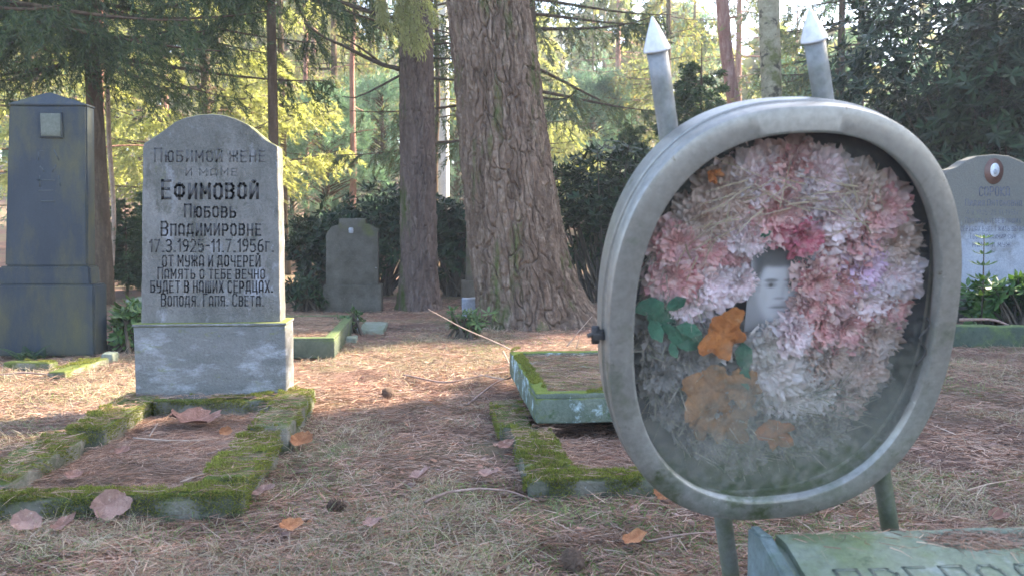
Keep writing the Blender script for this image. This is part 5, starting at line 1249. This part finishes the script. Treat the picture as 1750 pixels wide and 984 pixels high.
m3 = lambda x, y: (x < -1.0) & (y > 3.3) & (y < 4.6) | (x > 2.2) & (y > 4.6) & (y < 5.8)
grass(16000, 3.0, 6.0, m3, (.03, .08), (.0012, .0022), M_straw, 'dry_grass', 'yellow sunlit grass at the far left and far right')

# dead leaves
def leaf_shape(seed, s, lob=5):
    gg_ = np.random.default_rng(seed); na, nr = 44, 5; th = np.arange(na) * 2 * math.pi / na
    rad = (.88 + .12 * np.abs(np.cos(th * lob / 2 + .3))) * (1 + .30 * np.cos(th)) * (1 + .05 * gg_.normal(size=na)) * s * .5; V = []
    cx, cy_ = gg_.uniform(.3, 1.0, 2)
    for k in range(nr + 1):
        t = k / nr; X = rad * t * np.cos(th); Y_ = rad * t * .72 * np.sin(th)
        Z = (X / s) ** 2 * s * cx + (Y_ / s) ** 2 * s * cy_ * 1.6 + .04 * s * np.sin(th * 5 + seed) * t ** 2; V.append(np.stack([X, Y_, Z], 1))
    i, j = np.meshgrid(np.arange(nr), np.arange(na), indexing='ij'); i, j = i.ravel(), j.ravel(); j2 = (j + 1) % na
    return Acc().add(np.concatenate(V), np.stack([i * na + j, i * na + j2, (i + 1) * na + j2, (i + 1) * na + j], 1))
LV = [(38, 908, 48, M_leafpink, 'curled pink-brown leaf in the lower left corner', .9), (181, 886, 62, M_leafpink, 'large upright pink-brown leaf leaning on the front of the mossy kerb', 1.2), (318, 728, 78, M_leafbrown, 'long brown leaf lying flat in the middle of the mossy grave', .2),
      (383, 748, 22, M_leaforange, 'small orange leaf right of the long brown leaf in the mossy grave', .9), (352, 690, 24, M_leaforange, 'orange-brown leaf against the foot of the lettered headstone', 1.1), (490, 912, 40, M_leaforange, 'orange leaf in the grass below the mossy kerb corner', .4),
      (444, 850, 40, M_leafpink, 'pale pinkish leaf just right of the mossy kerb corner', .2), (120, 822, 28, M_leafbrown, 'dark brown leaf in the left part of the mossy grave', .4), (348, 866, 36, M_leafbrown, 'brown leaf under the front edge of the mossy kerb', .7),
      (1136, 858, 52, M_leaforange, 'curled orange-brown leaf left of the foot of the display case', .8), (1078, 934, 44, M_leaforange, 'rusty orange leaf on the ground left of the case leg', .3), (712, 824, 40, M_leafpink, 'pale pink leaf on the needles in the picture centre', .2),
      (828, 820, 34, M_leafpink, 'pink-brown leaf left of the middle kerb corner', .2), (104, 910, 40, M_leafbrown, 'dark reddish leaf in the grass below the mossy kerb', .3), (205, 780, 26, M_leafbrown, 'brown leaf among the needles beside the left kerb gap', .3),
      (1700, 895, 40, M_leafbrown, 'brown leaf on the ground behind the memorial stone, far right', .4), (632, 905, 34, M_leafpink, 'pinkish leaf in the grass at the bottom middle', .3), (860, 770, 30, M_leafbrown, 'brown leaf by the left edge of the middle kerb', .4), (510, 765, 44, M_leaforange, 'orange-brown leaf cluster by the broken right kerb end', .5), (1290, 1010, 30, M_leafpink, '', .3)]
for k, (u, v, w, mt, lb, tl) in enumerate(LV):
    if not lb: continue
    ing = (-1.06 < grd(u, v, .05)[0] < -.6 and 2.36 < grd(u, v, .05)[1] < 3.4)
    p = grd(u, v, .035 if ing else .008); s_ = w / FPX * p[1] * 1.05
    o = link('dead_leaf', leaf_shape(k, s_, 3 + k % 4).mesh('dead_leaf', smooth=True), mt, None, p + [0, 0, .012 + .25 * s_ * math.sin(tl)]); o.rotation_euler = (tl, gg.uniform(-.3, .3), gg.uniform(-.5, .5)); setp(o, lb, 'leaf', 'single dead leaves')
acc = Acc(); n = 1500; x, y = frustum_pts(n, 1.6, 8); a = gg.uniform(0, 6.28, n)
D = np.stack([np.cos(a), np.sin(a), gg.normal(0, .3, n)], 1); S = np.stack([-np.sin(a), np.cos(a), gg.normal(0, .4, n)], 1)
leaves(acc, np.stack([x, y, gzf(x, y) + .008], 1), D, S, gg.uniform(.015, .05, n), gg.uniform(.012, .032, n), .3, -.45)
single('leaf_litter', acc, leaf_mat('mixed_leaf_litter', [(.34, .15, .09), (.40, .26, .22), (.26, .15, .11), (.44, .34, .32), (.50, .24, .12)], .6, .25, tcol=(1.4, 1, .7)), (0, 4, 0), 'small dead leaves and bark flakes scattered over the needles', 'litter', kind='stuff')
# cones
def cone_thing(u, v, s, label, seed):
    p = grd(u, v, .01); gg_ = np.random.default_rng(seed); ac = Acc(); n = 90; k = np.arange(n); t = (k + .5) / n; a = k * 2.39996
    r = s * .42 * np.sin(np.pi * (t * .86 + .1)) ** .8; P = np.stack([r * .4 * np.cos(a), (t - .5) * s * 1.1, r * .4 * np.sin(a)], 1)
    D = np.stack([np.cos(a), -.2 + .9 * t, np.sin(a)], 1); S = np.stack([-np.sin(a), 0 * a, np.cos(a)], 1)
    leaves(ac, P, D, S, r + .003, s * .26, .1, -.25); tube(ac, [(0, -.5 * s, 0), (0, 0, 0), (0, .5 * s, 0)], [.1 * s, .3 * s, .08 * s], 10)
    o = link('pine_cone', ac.mesh('pine_cone'), M_cone_b, None, p + [0, 0, s * .3]); o.rotation_euler = (.1, 0, gg_.uniform(0, 3)); setp(o, label, 'pine cone', 'pine cones')
cone_thing(578, 872, .042, 'pine cone in the grass right of the mossy kerb corner', 1); cone_thing(664, 676, .045, 'pine cone in the sunlit needles right of the lettered headstone', 2)
cone_thing(980, 968, .045, 'pine cone at the bottom edge of the picture', 3); cone_thing(438, 692, .032, 'pine cone beside the right foot of the lettered headstone', 4)
# sticks
def stick(label, pixs, r, mat, z=.012, name='twig'):
    ac = Acc(); first = None
    for pix in pixs:
        P = np.array([grd(u, v, zz) if len(t_) == 0 else at(u, v, t_[0]) for (u, v, zz, *t_) in pix])
        if first is None: first = P[0].copy(); first[2] = 0
        t = np.linspace(0, len(P) - 1, 6 * (len(P) - 1) + 1); Q = np.stack([np.interp(t, np.arange(len(P)), P[:, k]) for k in range(3)], 1)
        for _ in range(2): Q[1:-1] = (Q[:-2] + Q[1:-1] * 2 + Q[2:]) / 4
        tube(ac, Q, np.linspace(r, r * .4, len(Q)), 6)
    single(name, ac, mat, first, label, 'stick', smooth=True)
stick('long pale forked branch rising from the sunlit ground before the thick pine', [[(1030, 700, 0, 4.1), (1010, 660, 0, 4.3), (935, 632, 0, 4.5), (860, 590, 0, 4.8), (790, 560, 0, 5.0), (732, 528, 0, 5.3)], [(935, 634, 0, 4.5), (900, 660, 0, 4.35), (860, 690, 0, 4.2), (850, 706, 0, 4.1)], [(1000, 656, 0, 4.3), (1028, 668, 0, 4.2), (1040, 690, 0, 4.1)]], .0055, M_palewood)
stick('thin dry stems leaning at the left side of the display case', [[(968, 592, 0, 4.2), (990, 565, 0, 4.2), (1012, 540, 0, 4.2)], [(985, 595, 0, 4.2), (992, 570, 0, 4.2)]], .003, M_palewood)
stick('curved brown twig lying in the foreground middle', [[(725, 858, .01), (765, 840, .03), (820, 834, .035), (870, 838, .03), (920, 856, .01)]], .0045, M_twig)
stick('pale twig lying across the mossy grave', [[(308, 824, .055), (350, 808, .07), (400, 798, .075)]], .003, M_palewood)
stick('long thin twig lying behind the right leaf in the mossy grave', [[(355, 776, .06), (395, 762, .07), (450, 738, .08)]], .003, M_twig)
stick('forked pale twig in the upper part of the mossy grave', [[(228, 748, .05), (280, 752, .06), (340, 752, .07), (378, 748, .06)], [(255, 746, .05), (270, 722, .09)]], .003, M_palewood)
stick('thin root-like twig on the ground at the left edge', [[(0, 640, .01), (40, 636, .02), (90, 640, .02), (140, 636, .01)]], .006, M_twig)
stick('thin twig in front of the display case legs', [[(1105, 925, .01), (1170, 912, .03), (1235, 908, .03)]], .003, M_twig)
stick('long twigs lying in the sunlit strip left of the blue-green slab', [[(690, 640, .01), (760, 655, .03), (830, 640, .05), (880, 632, .02)], [(800, 690, .01), (850, 650, .04), (900, 640, .02)]], .005, M_twig)
stick('tangled twigs beside the left corner of the blue-green slab', [[(820, 640, .02), (870, 650, .08), (890, 620, .03)], [(860, 600, .1), (880, 640, .02)]], .005, M_palewood)
stick('twig lying before the huge rhododendron at the right edge', [[(1640, 546, .12), (1700, 545, .14), (1760, 572, .08)]], .012, M_twig)
stick('light twig on the needles right of the case leg', [[(1652, 838, .01), (1690, 826, .02), (1740, 818, .01)]], .003, M_palewood)

# ------------------------------------------------------------------ haze
hz_ = Acc(); x0, x1, y0, y1, z0, z1 = -150, 150, -45, 195, -3, 24
V = [(x0, y0, z0), (x1, y0, z0), (x1, y1, z0), (x0, y1, z0), (x0, y0, z1), (x1, y0, z1), (x1, y1, z1), (x0, y1, z1)]
hz_.add(V, [[3, 2, 1, 0], [4, 5, 6, 7], [0, 1, 5, 4], [1, 2, 6, 5], [2, 3, 7, 6], [3, 0, 4, 7]])
hm = bpy.data.materials.new('haze_air'); hm.use_nodes = True; nt = hm.node_tree; nt.nodes.remove(nt.nodes['Principled BSDF'])
pv = nt.nodes.new('ShaderNodeVolumePrincipled'); pv.inputs['Color'].default_value = (.86, .93, 1, 1); pv.inputs['Density'].default_value = .0033; pv.inputs['Anisotropy'].default_value = .2
nt.links.new(pv.outputs[0], nt.nodes['Material Output'].inputs['Volume'])
ho = link('haze', hz_.mesh('haze'), hm); setp(ho, 'thin pale haze between the far trees', 'haze', kind='stuff')
